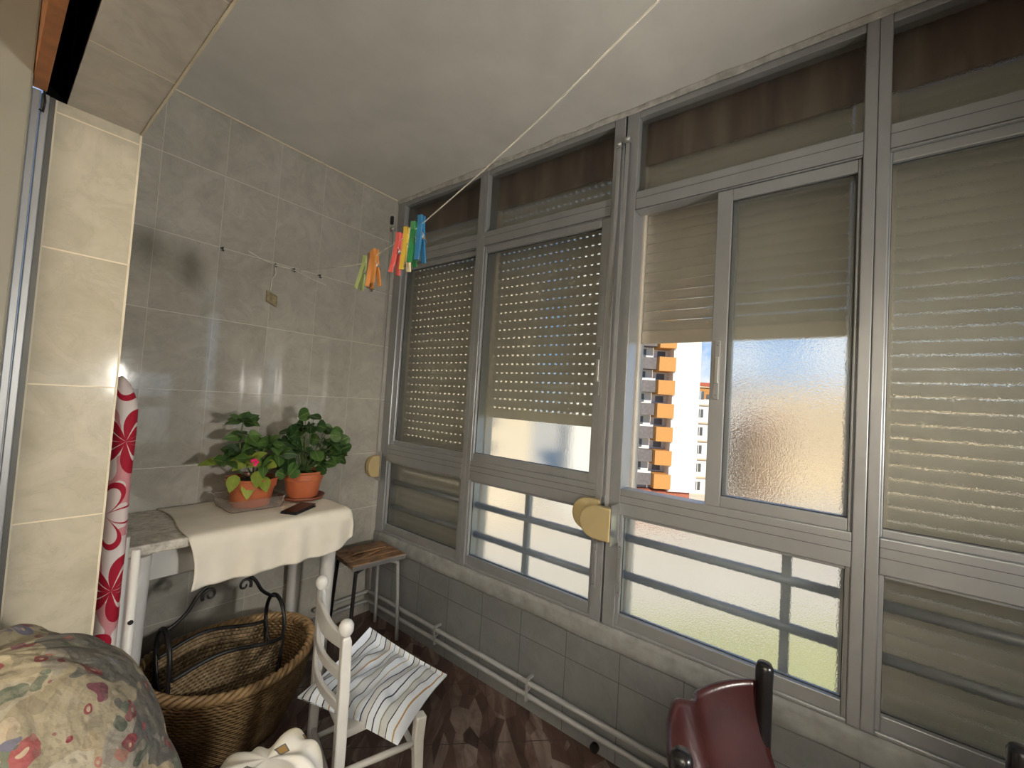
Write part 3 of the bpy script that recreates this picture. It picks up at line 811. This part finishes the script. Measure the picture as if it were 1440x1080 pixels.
rung(.605, .040, .028, 1); rung(.512, .030, .026, 0); rung(.428, .030, .026, 0)
se = MB(); n = 12
q0, q1, q2, q3 = cF+sv*.012, cN-sv*.03+dv_*.012, cN+dv_*.24-sv*.045, cF+dv_*.26+sv*.0
def seatf(u, v, z):
    p = q0.lerp(q1, u).lerp(q3.lerp(q2, u), v); return V((p.x, p.y, z))
loops(se, [[seatf(u, v, SZ-.018) for u, v in ((0, 0), (1, 0), (1, 1), (0, 1))], [seatf(u, v, SZ+.006) for u, v in ((0, 0), (1, 0), (1, 1), (0, 1))]])
se.build('seat', m_white_wood, ch, bevel=.006, seg=3)
def strut(a, b, z, r=.009, z2=None):
    q = MB(); q.tube([V((a.x, a.y, z)), (V((a.x, a.y, z))+V((b.x, b.y, z2 or z)))/2, V((b.x, b.y, z2 or z))], [r*.9, r*1.1, r*.9], 10); q.build('stretcher', m_white_wood, ch)
strut(cN, front[1], .245); strut(cN, front[1], .12); strut(cF, front[0], .245); strut(cF, front[0], .12); strut(front[0], front[1], .20); strut(cF, cN, .16)

# striped cushion
m_stripe, nt, out = new_mat('striped_cotton'); N = NT(nt); uv = N.sep(N.uv())
u_ = N.math('ADD', uv[0], N.math('MULTIPLY', N.math('SUBTRACT', N.noise(3, 2, N.objc()).outputs[0], .5), .02))
W_ = (.76, .82, .91); stops = [(0, W_)]
rs = random.Random(3)
cols = [(.03, .035, .05), (.05, .06, .10), (.30, .30, .25), (.04, .04, .05), (.42, .26, .12), (.07, .10, .16), (.30, .32, .28), (.06, .07, .10), (.40, .28, .16), (.04, .06, .15)]
for k in range(15):
    x = .035+k*.065; c = cols[k % 10]; w = .010
    stops += [(x, c), (x+w, W_ if k % 3 else (.60, .63, .66))]
r1 = N.ramp(u_, stops, 'CONSTANT')
nt.links.new(N.pbsdf(r1, .85, 0, N.bump(N.noise(160, 2, N.objc()).outputs[0], .25, .002), .2).outputs[0], out.inputs[0])
cA, cB, cC, cD = V((-.550, -.798, .415)), V((-.484, -1.158, .368)), V((-.722, -1.212, .310)), V((-.853, -.879, .350))
def cush(u, v, s):
    p = (cA.lerp(cB, u)).lerp(cD.lerp(cC, u), v)
    a, b = (u-.5)*2, (v-.5)*2
    # pillow edges pull in between the corners
    pull = 1-.055*(1-a*a)*(abs(b)**3)-.055*(1-b*b)*(abs(a)**3)
    c = (cA+cB+cC+cD)/4
    q = V((c.x+(p.x-c.x)*pull, c.y+(p.y-c.y)*pull, p.z))
    th = ((1-a**4)*(1-b**4))**.6
    base = SZ+.012
    mid = .356+.008*hnoise(u*6, v*6)+.005*math.sin(u*26+v*5)*th
    if s > 0:
        z = p.z*(1-th**.4)+(mid+.026*th+.006*math.sin(u*19-v*7))*th**.4
    else:
        z = (p.z-.004)*(1-th**.35)+base*th**.35
    return V((q.x, q.y, z))
cu = MB(); cu.grid(lambda u, v: cush(u, v, 1), 40, 40); cu.grid(lambda u, v: cush(u, v, -1), 40, 40)
o = cu.build('seat_cushion', m_stripe, bevel=0); tag(o, 'thin white cushion with blue and brown stripes on the white chair', 'cushion')

# ------------------------------------------------------------------ ironing board
m_flower, nt, out = new_mat('crimson_flower_print'); N = NT(nt)
sx = N.sep(N.pos())
ang = N.math('ADD', sx[0], N.math('MULTIPLY', sx[1], -.35))     # runs round the cover
per = .205
zz = N.math('DIVIDE', sx[2], per); cell = N.math('FLOOR', zz); fz = N.math('MULTIPLY', N.math('SUBTRACT', N.math('FRACT', zz), .5), per)
odd = N.math('MODULO', cell, 2)
cx_ = N.math('MULTIPLY_ADD', odd, .035, -1.083)
du = N.math('SUBTRACT', ang, cx_)
th = N.math('ARCTAN2', fz, du)
r = N.math('SQRT', N.math('ADD', N.math('MULTIPLY', du, du), N.math('MULTIPLY', fz, fz)))
pet = N.math('MULTIPLY', N.math('POWER', N.math('ABSOLUTE', N.math('COSINE', N.math('MULTIPLY', th, 2.5))), .7), .088)
inside = N.math('LESS_THAN', r, pet)
ringm = N.math('LESS_THAN', N.math('ABSOLUTE', N.math('SUBTRACT', r, pet)), .0085)
bg = N.ramp(N.noise(12, 2, N.objc()).outputs[0], [(.35, (.74, .62, .60)), (.65, (.80, .74, .72))])
n2 = N.noise(8.5, 1, N.objc()); blob = N.math('LESS_THAN', N.math('ABSOLUTE', N.math('SUBTRACT', n2.outputs[0], .5)), .035)
bg = N.mix(N.math('MULTIPLY', blob, .75), bg, (.62, .16, .20))
crim = (.42, .01, .035)
fill = N.mix(odd, (.78, .66, .64), crim)
colr = N.mix(inside, bg, fill); colr = N.mix(N.math('MULTIPLY', ringm, 1.0), colr, crim)
vein = N.math('MULTIPLY', N.math('MULTIPLY', N.math('LESS_THAN', N.math('ABSOLUTE', N.math('SINE', N.math('MULTIPLY', th, 2.5))), .10), odd), inside)
colr = N.mix(vein, colr, (.80, .70, .68))
nt.links.new(N.pbsdf(colr, .7, 0, None, .3).outputs[0], out.inputs[0])
ib = thing('ironing_board', (-1.262, -.46, 0), 'folded ironing board with a pink and crimson flower cover, upright by the pier', 'ironing board')
def board(u, v):
    a = 2*PI*u; z = .06+1.278*v
    k = 1 if v < .72 else max(.02, 1-((v-.72)/.28)**2.6*.98)**.5
    hy = .115*k; hx = .031*(1 if v < .9 else max(.1, 1-((v-.9)/.1)**3*.7))
    ca, sa_ = math.cos(a), math.sin(a)
    x = hx*math.copysign(abs(ca)**.7, ca); y = hy*math.copysign(abs(sa_)**.8, sa_)
    w = .003*hnoise(z*7, u*5)
    if v > .9: z -= max(0, x+.031)*1.25*(v-.9)/.1
    lean = (z/1.3)*.0
    return (-1.262+x+w, -.615+.115+y*1.0-lean+w-(1-k)*.04, z)
bd = MB(); bd.grid(board, 40, 90, wrapu=True); bd.build('cover', m_flower, ib)
lg = MB(); lg.tube([(-1.218, -.615, .0), (-1.218, -.615, .82)], .011, 10); lo = lg.build('leg', m_white, ib)
MB().tube([(-1.218, -.628, .62), (-1.218, -.622, .62)], .0065, 10).build('bolt', m_iron, lo)
lg = MB(); lg.tube([(-1.218, -.475, .0), (-1.218, -.475, .82)], .011, 10); lg.build('leg', m_white, ib)
MB().tube([(-1.218, -.615, .14), (-1.218, -.475, .14)], .009, 8).build('foot_bar', m_white, ib)

# ------------------------------------------------------------------ floral quilt and white cloth
m_quilt, nt, out = new_mat('floral_quilt'); N = NT(nt); oc = N.objc()
wn = N.noise(9, 3, oc)
vm = N.n('ShaderNodeVectorMath', operation='MULTIPLY_ADD'); nt.links.new(wn.outputs['Color'], vm.inputs[0]); vm.inputs[1].default_value = (.10, .10, .10); nt.links.new(oc, vm.inputs[2])
def vor(sc, feat='F1'):
    x = N.n('ShaderNodeTexVoronoi', feature=feat); x.inputs['Scale'].default_value = sc; nt.links.new(vm.outputs[0], x.inputs['Vector']); return x
blk = vor(10.5); cc = N.sep(blk.outputs['Color'])[0]
base = N.ramp(cc, [(0, (.42, .36, .24)), (.24, (.34, .29, .19)), (.38, (.075, .082, .086)), (.50, (.44, .39, .29)), (.66, (.30, .27, .22)), (.76, (.12, .125, .13)), (.85, (.40, .32, .20))], 'CONSTANT')
base = N.mix(N.math('MULTIPLY', N.math('GREATER_THAN', N.noise(4.6, 3, oc).outputs[0], .525), .82), base, (.07, .076, .082))
fl_v = vor(31); fc_ = N.sep(fl_v.outputs['Color']); fd = fl_v.outputs['Distance']
petal = N.math('LESS_THAN', fd, N.math('MULTIPLY_ADD', fc_[1], .35, .18))
fcol = N.ramp(fc_[0], [(0, (.22, .018, .035)), (.26, (.34, .065, .07)), (.42, (.17, .03, .06)), (.56, (.07, .095, .065)), (.66, (.42, .16, .12)), (.76, (.13, .16, .11)), (.86, (.48, .39, .28)), (.94, (.13, .13, .20))], 'CONSTANT')
base = N.mix(N.math('MULTIPLY', petal, N.math('GREATER_THAN', fc_[2], .18)), base, fcol)
core = N.math('MULTIPLY', N.math('LESS_THAN', fd, .13), N.math('GREATER_THAN', fc_[2], .55)); base = N.mix(core, base, (.50, .38, .26))
sm2 = vor(85); sc2 = N.sep(sm2.outputs['Color'])
base = N.mix(N.math('MULTIPLY', N.math('GREATER_THAN', sc2[0], .84), .22), base, (.48, .42, .33)); base = N.mix(N.math('MULTIPLY', N.math('LESS_THAN', sc2[0], .20), .35), base, (.14, .12, .09))
n3 = N.noise(34, 4, oc)
base = N.mix(N.math('MULTIPLY', n3.outputs[0], .42), base, (.20, .18, .15))
nt.links.new(N.pbsdf(base, .6, 0, N.bump(N.math('ADD', N.noise(50, 3, oc).outputs[0], N.math('MULTIPLY', N.noise(11, 3, oc, .5, .8).outputs[0], 5.0)), .55, .008), .35).outputs[0], out.inputs[0])
QC = V((-1.50, -1.165, 0))
def quilt(u, v):
    a = 2*PI*u; ph = v*PI/2
    z = .865*math.sin(ph)**.8
    rr3 = math.cos(ph)**.62
    seam = abs(math.sin(a*4.5+.9*math.sin(z*6)))**.32
    band = abs(math.sin(z*15+.8*math.sin(a*2)))**.35
    n_ = hnoise(2.2*math.cos(a)+7, 2.2*math.sin(a), z*4)
    k = 1+.075*seam*rr3+.050*band+.06*n_+.03*math.sin(a*5+z*7)*(1-v)-.05
    x = QC.x+.282*rr3*math.cos(a)*k
    y = QC.y+.310*rr3*math.sin(a)*k
    return (x, y, z*(1+.03*n_*v)+.012*band*v*seam)
qm = MB(); qm.grid(quilt, 110, 70, wrapu=True)
tag(qm.build('quilt', m_quilt, sub=0), 'floral quilted bedspread heaped in the lower left corner', 'quilt')
m_sheet, nt, out = new_mat('white_cotton_print'); N = NT(nt); oc = N.pos(); sx = N.sep(oc)
du = N.math('ABSOLUTE', N.math('SUBTRACT', N.math('PINGPONG', N.math('ADD', sx[0], N.math('MULTIPLY', sx[1], .4)), .085), .04))
dw_ = N.math('ABSOLUTE', N.math('SUBTRACT', N.math('PINGPONG', N.math('ADD', N.math('MULTIPLY', sx[1], 1.0), sx[2]), .11), .05))
mx_ = N.math('MAXIMUM', du, dw_)
yel = N.noise(6, 2, oc)
col = N.ramp(yel.outputs[0], [(.45, (.76, .74, .69)), (.62, (.74, .68, .50))])
col = N.mix(N.math('LESS_THAN', mx_, .0135), col, (.13, .13, .14)); col = N.mix(N.math('LESS_THAN', mx_, .010), col, (.33, .20, .07))
nt.links.new(N.pbsdf(col, .85, 0, None, .2).outputs[0], out.inputs[0])
WC = V((-1.062, -1.165, 0))
def sheet(u, v):
    a = 2*PI*u; ph = v*PI/2
    n1 = hnoise(1.7*math.cos(a)+3, 1.7*math.sin(a), v*2.0+1)
    n2 = hnoise(2.6*math.cos(a)+9, 2.6*math.sin(a), v*3)
    z = .455*math.sin(ph)**.7
    r = math.cos(ph)**.5*(1+.16*n1+.06*n2)
    return (WC.x+.155*r*math.cos(a), WC.y+.145*r*math.sin(a), max(.0, z*(1+.15*n1*math.sin(PI*v)+.07*n2*math.sin(PI*v))-.02*(1-v)))
sm_ = MB(); sm_.grid(sheet, 90, 60, wrapu=True)
tag(sm_.build('bedsheet', m_sheet), 'crumpled white cotton sheet with small brown squares at the bottom edge', 'bedsheet')

# ------------------------------------------------------------------ leather sling chairs (only their backs show)
def leather_chair(label):
    t = thing('armchair', (0, 0, 0), label, 'chair')
    # local frame: near post at x=0, far post at x=.40 ; y<0 is the front
    H = .745
    for x in (0, .40):
        q = MB(); q.lathe([(.016, 0), (.018, .3), (.018, H-.05), (.0185, H-.012), (.014, H-.002), (0, H)], 14, (x, 0, 0)); q.build('back_post', m_post, t)
    for x in (0, .40):
        q = MB(); q.lathe([(.014, 0), (.017, .4)], 12, (x, -.34, 0)); q.build('front_leg', m_post, t)
    for x in (0, .40):
        q = MB(); q.tube([(x, 0, .22), (x, -.34, .22)], .010, 8); q.build('stretcher', m_post, t)
    def sl(u, v):
        x = .004+.392*u
        top = H-.045-.012*math.sin(PI*u)**2+.020*math.exp(-((u-.40)/.12)**2)
        z = top-(top-.42)*v
        y = .010+.085*math.sin(PI*u)**.8*(1-v)**1.0-.10*v*v-.018*math.exp(-((u-.52+.2*v)/.07)**2)
        return (x, y, z)
    q = MB(); q.grid(sl, 30, 20); q.build('leather_back', m_leather, t, solid=.010)
    def st_(u, v):
        return (.004+.392*u, -.06-.27*v, .41-.03*math.sin(PI*u)+.02*v)
    q = MB(); q.grid(st_, 12, 12); q.build('leather_seat', m_leather, t, solid=.012)
    return t
def copy_tree(o, parent=None):
    c = o.copy(); COL.objects.link(c)
    if parent: c.parent = parent
    for k in [x for x in bpy.data.objects if x.parent == o]: copy_tree(k, c)
    return c
lc = leather_chair('burgundy leather sling-back chair with black posts, cut by the bottom edge')
lc.location = (-.765, -1.985, 0); lc.rotation_euler = (0, 0, math.atan2(-.07, .37))
lc2 = copy_tree(lc); lc2['label'] = 'second leather chair, only its black post tip at the lower right corner'
lc2.location = (-.330, -2.452, 0); lc2.rotation_euler = (0, 0, -PI/2)
lc['group'] = lc2['group'] = 'leather sling chairs'

# ------------------------------------------------------------------ clothesline, hooks, pegs
LP = [(-.594, -.004, 1.893), (-.787, -.721, 1.742), (-.88, -1.065, 1.673), (-.913, -1.189, 1.657), (-.934, -1.267, 1.658), (-.970, -1.400, 1.653), (-.982, -1.445, 1.654), (-1.002, -1.521, 1.658), (-1.083, -1.822, 1.685), (-1.137, -2.023, 1.718), (-1.22, -2.35, 1.775), (-1.300, -2.70, 1.835)]
lnm = MB(); lnm.tube(catmull(LP, 6), .001, 6)
tag(lnm.build('clothesline', m_rope), 'white cord clothesline strung from the back wall towards the viewer', 'clothesline')
def hook(x, z, y=0.):
    t = MB(); pts = [(x, y+.004, z), (x, y-.012, z)]
    for k in range(9):
        a = PI/2+PI*1.25*k/8; pts.append((x+.002, y-.018+.008*math.cos(a)*-1-.004, z-.008+.008*math.sin(a)))
    t.tube(pts, .0022, 6); t.lathe([(0, -.001), (.006, -.001), (.006, .001), (0, .001)], 8, (x, y-.001, z)); return t
for i, (x, z, lab) in enumerate(((-.905, 1.905, 'small black wall hook on the left, well apart from the others'), (-.685, 1.897, 'small black wall hook where the hanging string is knotted'), (-.596, 1.9, 'small black wall hook holding the end of the clothesline'),
                  (-.463, 1.905, 'small black wall hook just right of the clothesline end'), (-.156, 1.910, 'small black wall hook nearest the window corner'))):
    tag(hook(x, z).build('wall_hook', m_iron), lab, 'hook', 'hooks in a row on the back wall')
pb = MB(); pb.tube([(-.046, -.002, 2.372), (-.046, -.016, 2.372)], .010, 10); pb.box(-.054, -.038, -.018, -.001, 2.335, 2.385)
tag(pb.build('strap_pulley', m_iron, bevel=.004), 'black strap pulley high in the corner by the window', 'pulley')
sg = MB(); sg.tube(catmull([(-.80, -.004, 1.925), (-.74, -.006, 1.905), (-.685, -.016, 1.893), (-.64, -.012, 1.893), (-.596, -.016, 1.892), (-.53, -.006, 1.88), (-.42, -.004, 1.862)], 5), .0015, 5)
sg.tube(catmull([(-.685, -.016, 1.893), (-.678, -.014, 1.85), (-.690, -.01, 1.82), (-.692, -.008, 1.765)], 5), .0014, 5)
tag(sg.build('string', m_rope), 'thin loose string tied between the hooks on the back wall', 'string')
def peg(loc, yawz, m, label, tilt=0., sc=1.0, m2=None):
    t = thing('clothes_peg', loc, label, 'clothes peg', 'clothes pegs on the line')
    for sgn in (-1, 1):
        q = MB()
        q.bar([V((sgn*.0050, 0, .018)), V((sgn*.0032, 0, 0)), V((sgn*.0058, 0, -.022)), V((sgn*.0062, 0, -.03)), V((sgn*.0135, 0, -.075))], [.0062, .0062, .0065, .006, .004], .011, (1, 0, 0))
        q.v = [V(loc)+p*sc for p in q.v]
        q.build('peg_arm', m if sgn < 0 or m2 is None else m2, t, bevel=.0008)
    sp = MB()
    sp.tube([V(loc)+V((0, -.008, -.026))*sc, V(loc)+V((0, .008, -.026))*sc], .0042*sc, 8)
    sp.tube([V(loc)+V((-.010, -.008, -.018))*sc, V(loc)+V((.0, -.008, -.024))*sc, V(loc)+V((.010, -.008, -.034))*sc], .001*sc, 5)
    sp.build('spring', m_steel, t)
    t.rotation_euler = (tilt, random.uniform(-.12, .12), yawz)
    return t
def pm_(n, c): return simple(n, c, .35, var=.05)
k_lime, k_brown, k_orange = pm_('peg_lime', (.33, .40, .16)), pm_('peg_brown', (.13, .06, .03)), pm_('peg_orange', (.50, .20, .05))
k_red, k_yel, k_green, k_blue, k_pale = pm_('peg_red', (.60, .10, .09)), pm_('peg_yellow', (.66, .46, .06)), pm_('peg_green', (.015, .17, .05)), pm_('peg_blue', (.02, .14, .30)), pm_('peg_pale', (.7, .62, .4))
def online(t):
    P_ = catmull(LP, 6); L = [0]
    for i in range(1, len(P_)): L.append(L[-1]+(P_[i]-P_[i-1]).length)
    for i in range(1, len(P_)):
        if L[i] >= t: f = (t-L[i-1])/(L[i]-L[i-1]); return P_[i-1].lerp(P_[i], f)
def at_y(y):
    P_ = catmull(LP, 6)
    for i in range(1, len(P_)):
        if P_[i].y <= y: f = (y-P_[i-1].y)/(P_[i].y-P_[i-1].y); return P_[i-1].lerp(P_[i], f)
pegs = [(-1.150, k_lime, None, .22, 'pale lime clothes peg at the left end of the far group'), (-1.190, k_brown, None, -.05, 'dark brown clothes peg between the lime and orange ones'),
        (-1.210, k_orange, None, .05, 'orange clothes peg next to the dark brown one'), (-1.232, k_orange, None, -.12, 'orange clothes peg at the right end of the far group'),
        (-1.385, k_red, None, .1, 'coral red clothes peg at the left of the near group'), (-1.428, k_yel, k_pale, .05, 'yellow clothes peg between the red and green ones'),
        (-1.462, k_green, k_green, -.05, 'dark green clothes peg between the yellow and blue ones'), (-1.497, k_blue, None, 0, 'blue clothes peg at the right end of the near group')]
for i, (y, m, m2, tl, lab) in enumerate(pegs):
    p = at_y(y); peg(p, .55+random.uniform(-.3, .3), m, lab, tl, 1.0, m2)
tagm = MB(); tagm.grid(lambda u, v: (-.708+.05*u, -.004-.010*math.sin(PI*u)*v, 1.765-.055*v-.02*u), 6, 6)
tag(tagm.build('paper_scrap', simple('old_paper', (.30, .25, .14), .8, var=.4, vscale=30), solid=.002), 'small brown curled paper scrap hanging from the string', 'paper')

# ------------------------------------------------------------------ outside: ground and buildings
FH = V((fwd.x, fwd.y, 0)).normalized(); RH = V((rt.x, rt.y, 0)).normalized()
GZ = -12.
def ext(u, d, z): return V((CAM.x, CAM.y, 0))+RH*u+FH*d+V((0, 0, z))
def Mext(): return Matrix(((RH.x, FH.x, 0, CAM.x), (RH.y, FH.y, 0, CAM.y), (0, 0, 1, 0), (0, 0, 0, 1)))
ME = Mext()
def EB(mb, u0, u1, d0, d1, z0, z1): return mb.box(u0, u1, d0, d1, z0, z1, 0, ME)
m_grass = simple('lawn', (.52, .49, .22), .9, var=.25, vscale=.4)
m_pave = simple('pale_paving', (.68, .60, .47), .9, var=.12, vscale=.2)
m_ewhite = simple('white_render', (.72, .71, .68), .8, var=.03)
m_ecream = simple('cream_render', (.62, .52, .38), .8, var=.06)
m_esand = simple('sand_render', (.55, .43, .28), .8, var=.08)
m_eorange = simple('ochre_panel', (.50, .24, .065), .7, var=.1)
m_edark = simple('grey_board_panel', (.14, .125, .125), .7, var=.2, vscale=3)
m_ebrick = simple('red_brick', (.36, .12, .07), .85, var=.25, vscale=6)
m_eglass = simple('dark_window', (.10, .11, .12), .3, var=.2, vscale=1)
m_eroof = simple('red_roof', (.45, .11, .06), .8)
m_ebrown = simple('brown_render', (.26, .17, .10), .8, var=.15, vscale=.4)
g = MB(); g.box(-300, 400, -100, 400, GZ-.3, GZ)
tag(g.build('ground', m_pave), kind='structure')
g = MB(); EB(g, -60, 90, 0, 27, GZ+.01, GZ+.06)
tag(g.build('lawn', m_grass), 'green lawn below the building, seen through the lower frosted panes', 'lawn', kind='stuff')

D0 = 53.
tw = thing('apartment_tower', ext(18, D0, GZ), 'tall apartment tower with dark balconies, ochre boxes and a blank white wall', 'building')
def epart(name, m, boxes, parent, **k):
    mb = MB()
    for b in boxes: EB(mb, *b)
    return mb.build(name, m, parent, **k)
epart('wall', m_ewhite, [(8, 20.7, D0+1.5, D0+12, GZ, 24)], tw)
epart('blank_wall', m_ewhite, [(20.3, 23.75, D0-.6, D0+12, -8.9, 25)], tw)
epart('plinth', m_ebrick, [(13.5, 23.2, D0-.2, D0+1.4, GZ, -8.95)], tw)
for k in range(-3, 7):
    zc = 1.25+2.95*k
    epart('balcony_panel', m_edark, [(12.0, 18.35, D0, D0+1.45, zc-.75, zc+.75)], tw)
    epart('ochre_box', m_eorange, [(18.4, 20.5, D0-.9, D0+1.4, zc-.45-.85+.3, zc+1.05-.25)], tw)
    w = epart('window', m_eglass, [(15.5+.55*(k % 2), 17.4, D0+1.40, D0+1.49, zc+.95, zc+1.95)], tw)
    epart('window_bar', m_ewhite, [(16.4, 16.5, D0+1.36, D0+1.395, zc+.95, zc+1.95)], w)
    epart('window', m_eglass, [(18.9, 19.9, D0+1.40, D0+1.49, zc+1.0, zc+1.75)], tw)
    if k % 2: epart('balcony_rail', m_ewhite, [(12.2, 18.3, D0+.05, D0+.12, zc+.76, zc+1.0)], tw)
D1 = 68.
wb = thing('apartment_building', ext(32, D1, GZ), 'low white apartment building with small grey windows right of the tower', 'building')
epart('wall', m_ewhite, [(28, 42, D1, D1+10, GZ, 3.4)], wb)
for k in range(-4, 2):
    z = .6+2.95*k
    epart('cornice', m_esand, [(27.9, 42, D1-.25, D1, z+1.75, z+1.95)], wb)
    for u in (31.0, 35.5, 39):
        f_ = epart('window', m_eglass, [(u-.55, u+.55, D1-.04, D1+.05, z-.2, z+1.15)], wb)
        epart('window_bar', m_ewhite, [(u-.05, u+.05, D1-.08, D1-.045, z-.2, z+1.15)], f_)
D2 = 95.
ob = thing('house', ext(44, D2, GZ), 'distant orange house with a red roof above the white building', 'building')
epart('wall', m_eorange, [(38, 60, D2, D2+8, GZ, 7.2)], ob)
epart('roof', m_eroof, [(37.5, 60.5, D2-.8, D2+9, 7.2, 8.0)], ob)
for u in (40.5, 42.8, 45.2):
    epart('window', m_eglass, [(u-.6, u+.6, D2-.05, D2, 3.6, 5.4)], ob)
epart('penthouse', m_ewhite, [(40, 44, D2+3, D2+8, 8.0, 10.2)], ob)
sbld = thing('apartment_block', ext(56, 74, GZ), 'sandy apartment block blurred behind the frosted sliding pane', 'building')
epart('wall', m_esand, [(42.5, 92, 74, 86, GZ, 7.0)], sbld)
for k in range(-4, 2):
    for u in range(45, 90, 5): epart('window', m_eglass, [(u-.8, u+.8, 73.9, 74, .6+2.95*k, 2.0+2.95*k)], sbld) if k > -3 and u < 70 else None
bb_ = thing('brown_building', ext(34, 56, GZ), 'brown building blurred behind the frosted pane, in front of the sandy block', 'building')
epart('wall', m_ebrown, [(33.5, 38.0, 58, 64, GZ, 1.0)], bb_); epart('roof', m_eroof, [(33.2, 38.3, 57.7, 64, 1.0, 1.4)], bb_)
cb = thing('cream_building', ext(0, 48, GZ), 'cream building blurred behind the shortened shutter gap', 'building')
epart('wall', m_ecream, [(-14, 2.6, 48, 60, GZ, 16)], cb)
for k in range(-3, 5): epart('window', m_eglass, [(-3, -1.6, 47.9, 48, 1+2.95*k, 2.3+2.95*k)], cb)

# ------------------------------------------------------------------ light
w = bpy.data.worlds.new('sky'); S.world = w; w.use_nodes = True; nt = w.node_tree; nt.nodes.clear(); N = NT(nt)
tc = N.n('ShaderNodeTexCoord'); sz = N.sep(tc.outputs['Generated'])
base = N.ramp(N.math('MULTIPLY_ADD', sz[2], .9, .1), [(.0, (.50, .48, .44)), (.1, (.62, .78, .95)), (.19, (.22, .48, .86)), (.45, (.10, .27, .62)), (1, (.07, .18, .45))])
cl_ = N.noise(3.1, 6, tc.outputs['Generated'], .6, .3)
band = N.math('MULTIPLY', N.math('SUBTRACT', 1.0, N.math('MULTIPLY', N.math('ABSOLUTE', N.math('SUBTRACT', sz[2], .07)), 9.0, clamp=True)), .8)
cf = N.ramp(N.math('ADD', cl_.outputs[0], N.math('MULTIPLY', band, .10)), [(.55, (0, 0, 0)), (.68, (1, 1, 1))])
skyc = N.mix(cf, base, (.95, .96, .98))
bgn = N.n('ShaderNodeBackground'); nt.links.new(skyc, bgn.inputs[0]); bgn.inputs[1].default_value = .55
wo = N.n('ShaderNodeOutputWorld'); nt.links.new(bgn.outputs[0], wo.inputs[0])
SUN_E = 2.7
sd = bpy.data.lights.new('sun', 'SUN'); sd.energy = SUN_E; sd.angle = .009; sd.color = (1, .92, .78)
so_ = bpy.data.objects.new('sun', sd); COL.objects.link(so_)
so_.rotation_euler = V((-.62, -.48, .55)).to_track_quat('Z', 'Y').to_euler()
# added unseen uplighter behind the camera, soft fill light through the doorway
fl_ = thing('fill_lamp', (-3.3, -3.1, 0), 'added white uplighter for fill light, unseen in the house room behind the viewer', 'lamp')
MB().lathe([(.14, 0), (.14, .02), (.02, .03), (.0, .03)], 24, (-3.3, -3.1, 0)).build('base', m_white, fl_)
MB().tube([(-3.3, -3.1, .03), (-3.3, -3.1, 1.7)], .012, 10).build('pole', m_white, fl_)
MB().lathe([(.02, 1.68), (.10, 1.74), (.16, 1.82), (.15, 1.82), (.09, 1.75), (.0, 1.70)], 28, (-3.3, -3.1, 0)).build('lamp_shade', m_white, fl_)
ld = bpy.data.lights.new('fill_spot', 'SPOT'); ld.energy = FILL; ld.color = (1, .935, .83); ld.shadow_soft_size = .05; ld.spot_size = 2.5; ld.spot_blend = .4
lo_ = bpy.data.objects.new('fill_spot', ld); COL.objects.link(lo_); lo_.location = (-3.3, -3.1, 1.80); lo_.rotation_euler = (PI, 0, 0)
LX, LY, LZ = -.715, -3.72, 1.30  # added unseen lamp behind the camera, brightens back wall, pier and cloth
f2 = thing('fill_lamp', (LX, LY, 0), 'added white cone-shade lamp for fill light along the balcony, unseen behind the viewer', 'lamp')
MB().lathe([(.12, 0), (.12, .02), (.02, .03), (.0, .03)], 24, (LX, LY, 0)).build('base', m_white, f2)
MB().tube([(LX, LY-.12, .0), (LX, LY-.12, LZ-.10), (LX, LY-.10, LZ-.02)], .012, 10).build('pole', m_white, f2)
cone = MB(); cone.lathe([(.03, -.10), (.05, -.09), (.12, .04), (.116, .04), (.046, -.086), (.0, -.09)], 28, (0, 0, 0))
cone.v = [V((LX+p.x, LY+p.z, LZ+p.y)) for p in cone.v]; cone.build('lamp_shade', m_white, f2)
l2d = bpy.data.lights.new('fill_spot', 'SPOT'); l2d.energy = FILL2; l2d.color = (1, .945, .85); l2d.shadow_soft_size = .10; l2d.spot_size = math.radians(94); l2d.spot_blend = .8
l2 = bpy.data.objects.new('fill_spot', l2d); COL.objects.link(l2); l2.location = (LX, LY+.03, LZ); l2.rotation_euler = V((.05, -1, -.06)).to_track_quat('Z', 'Y').to_euler()
S.view_settings.exposure = EXPO
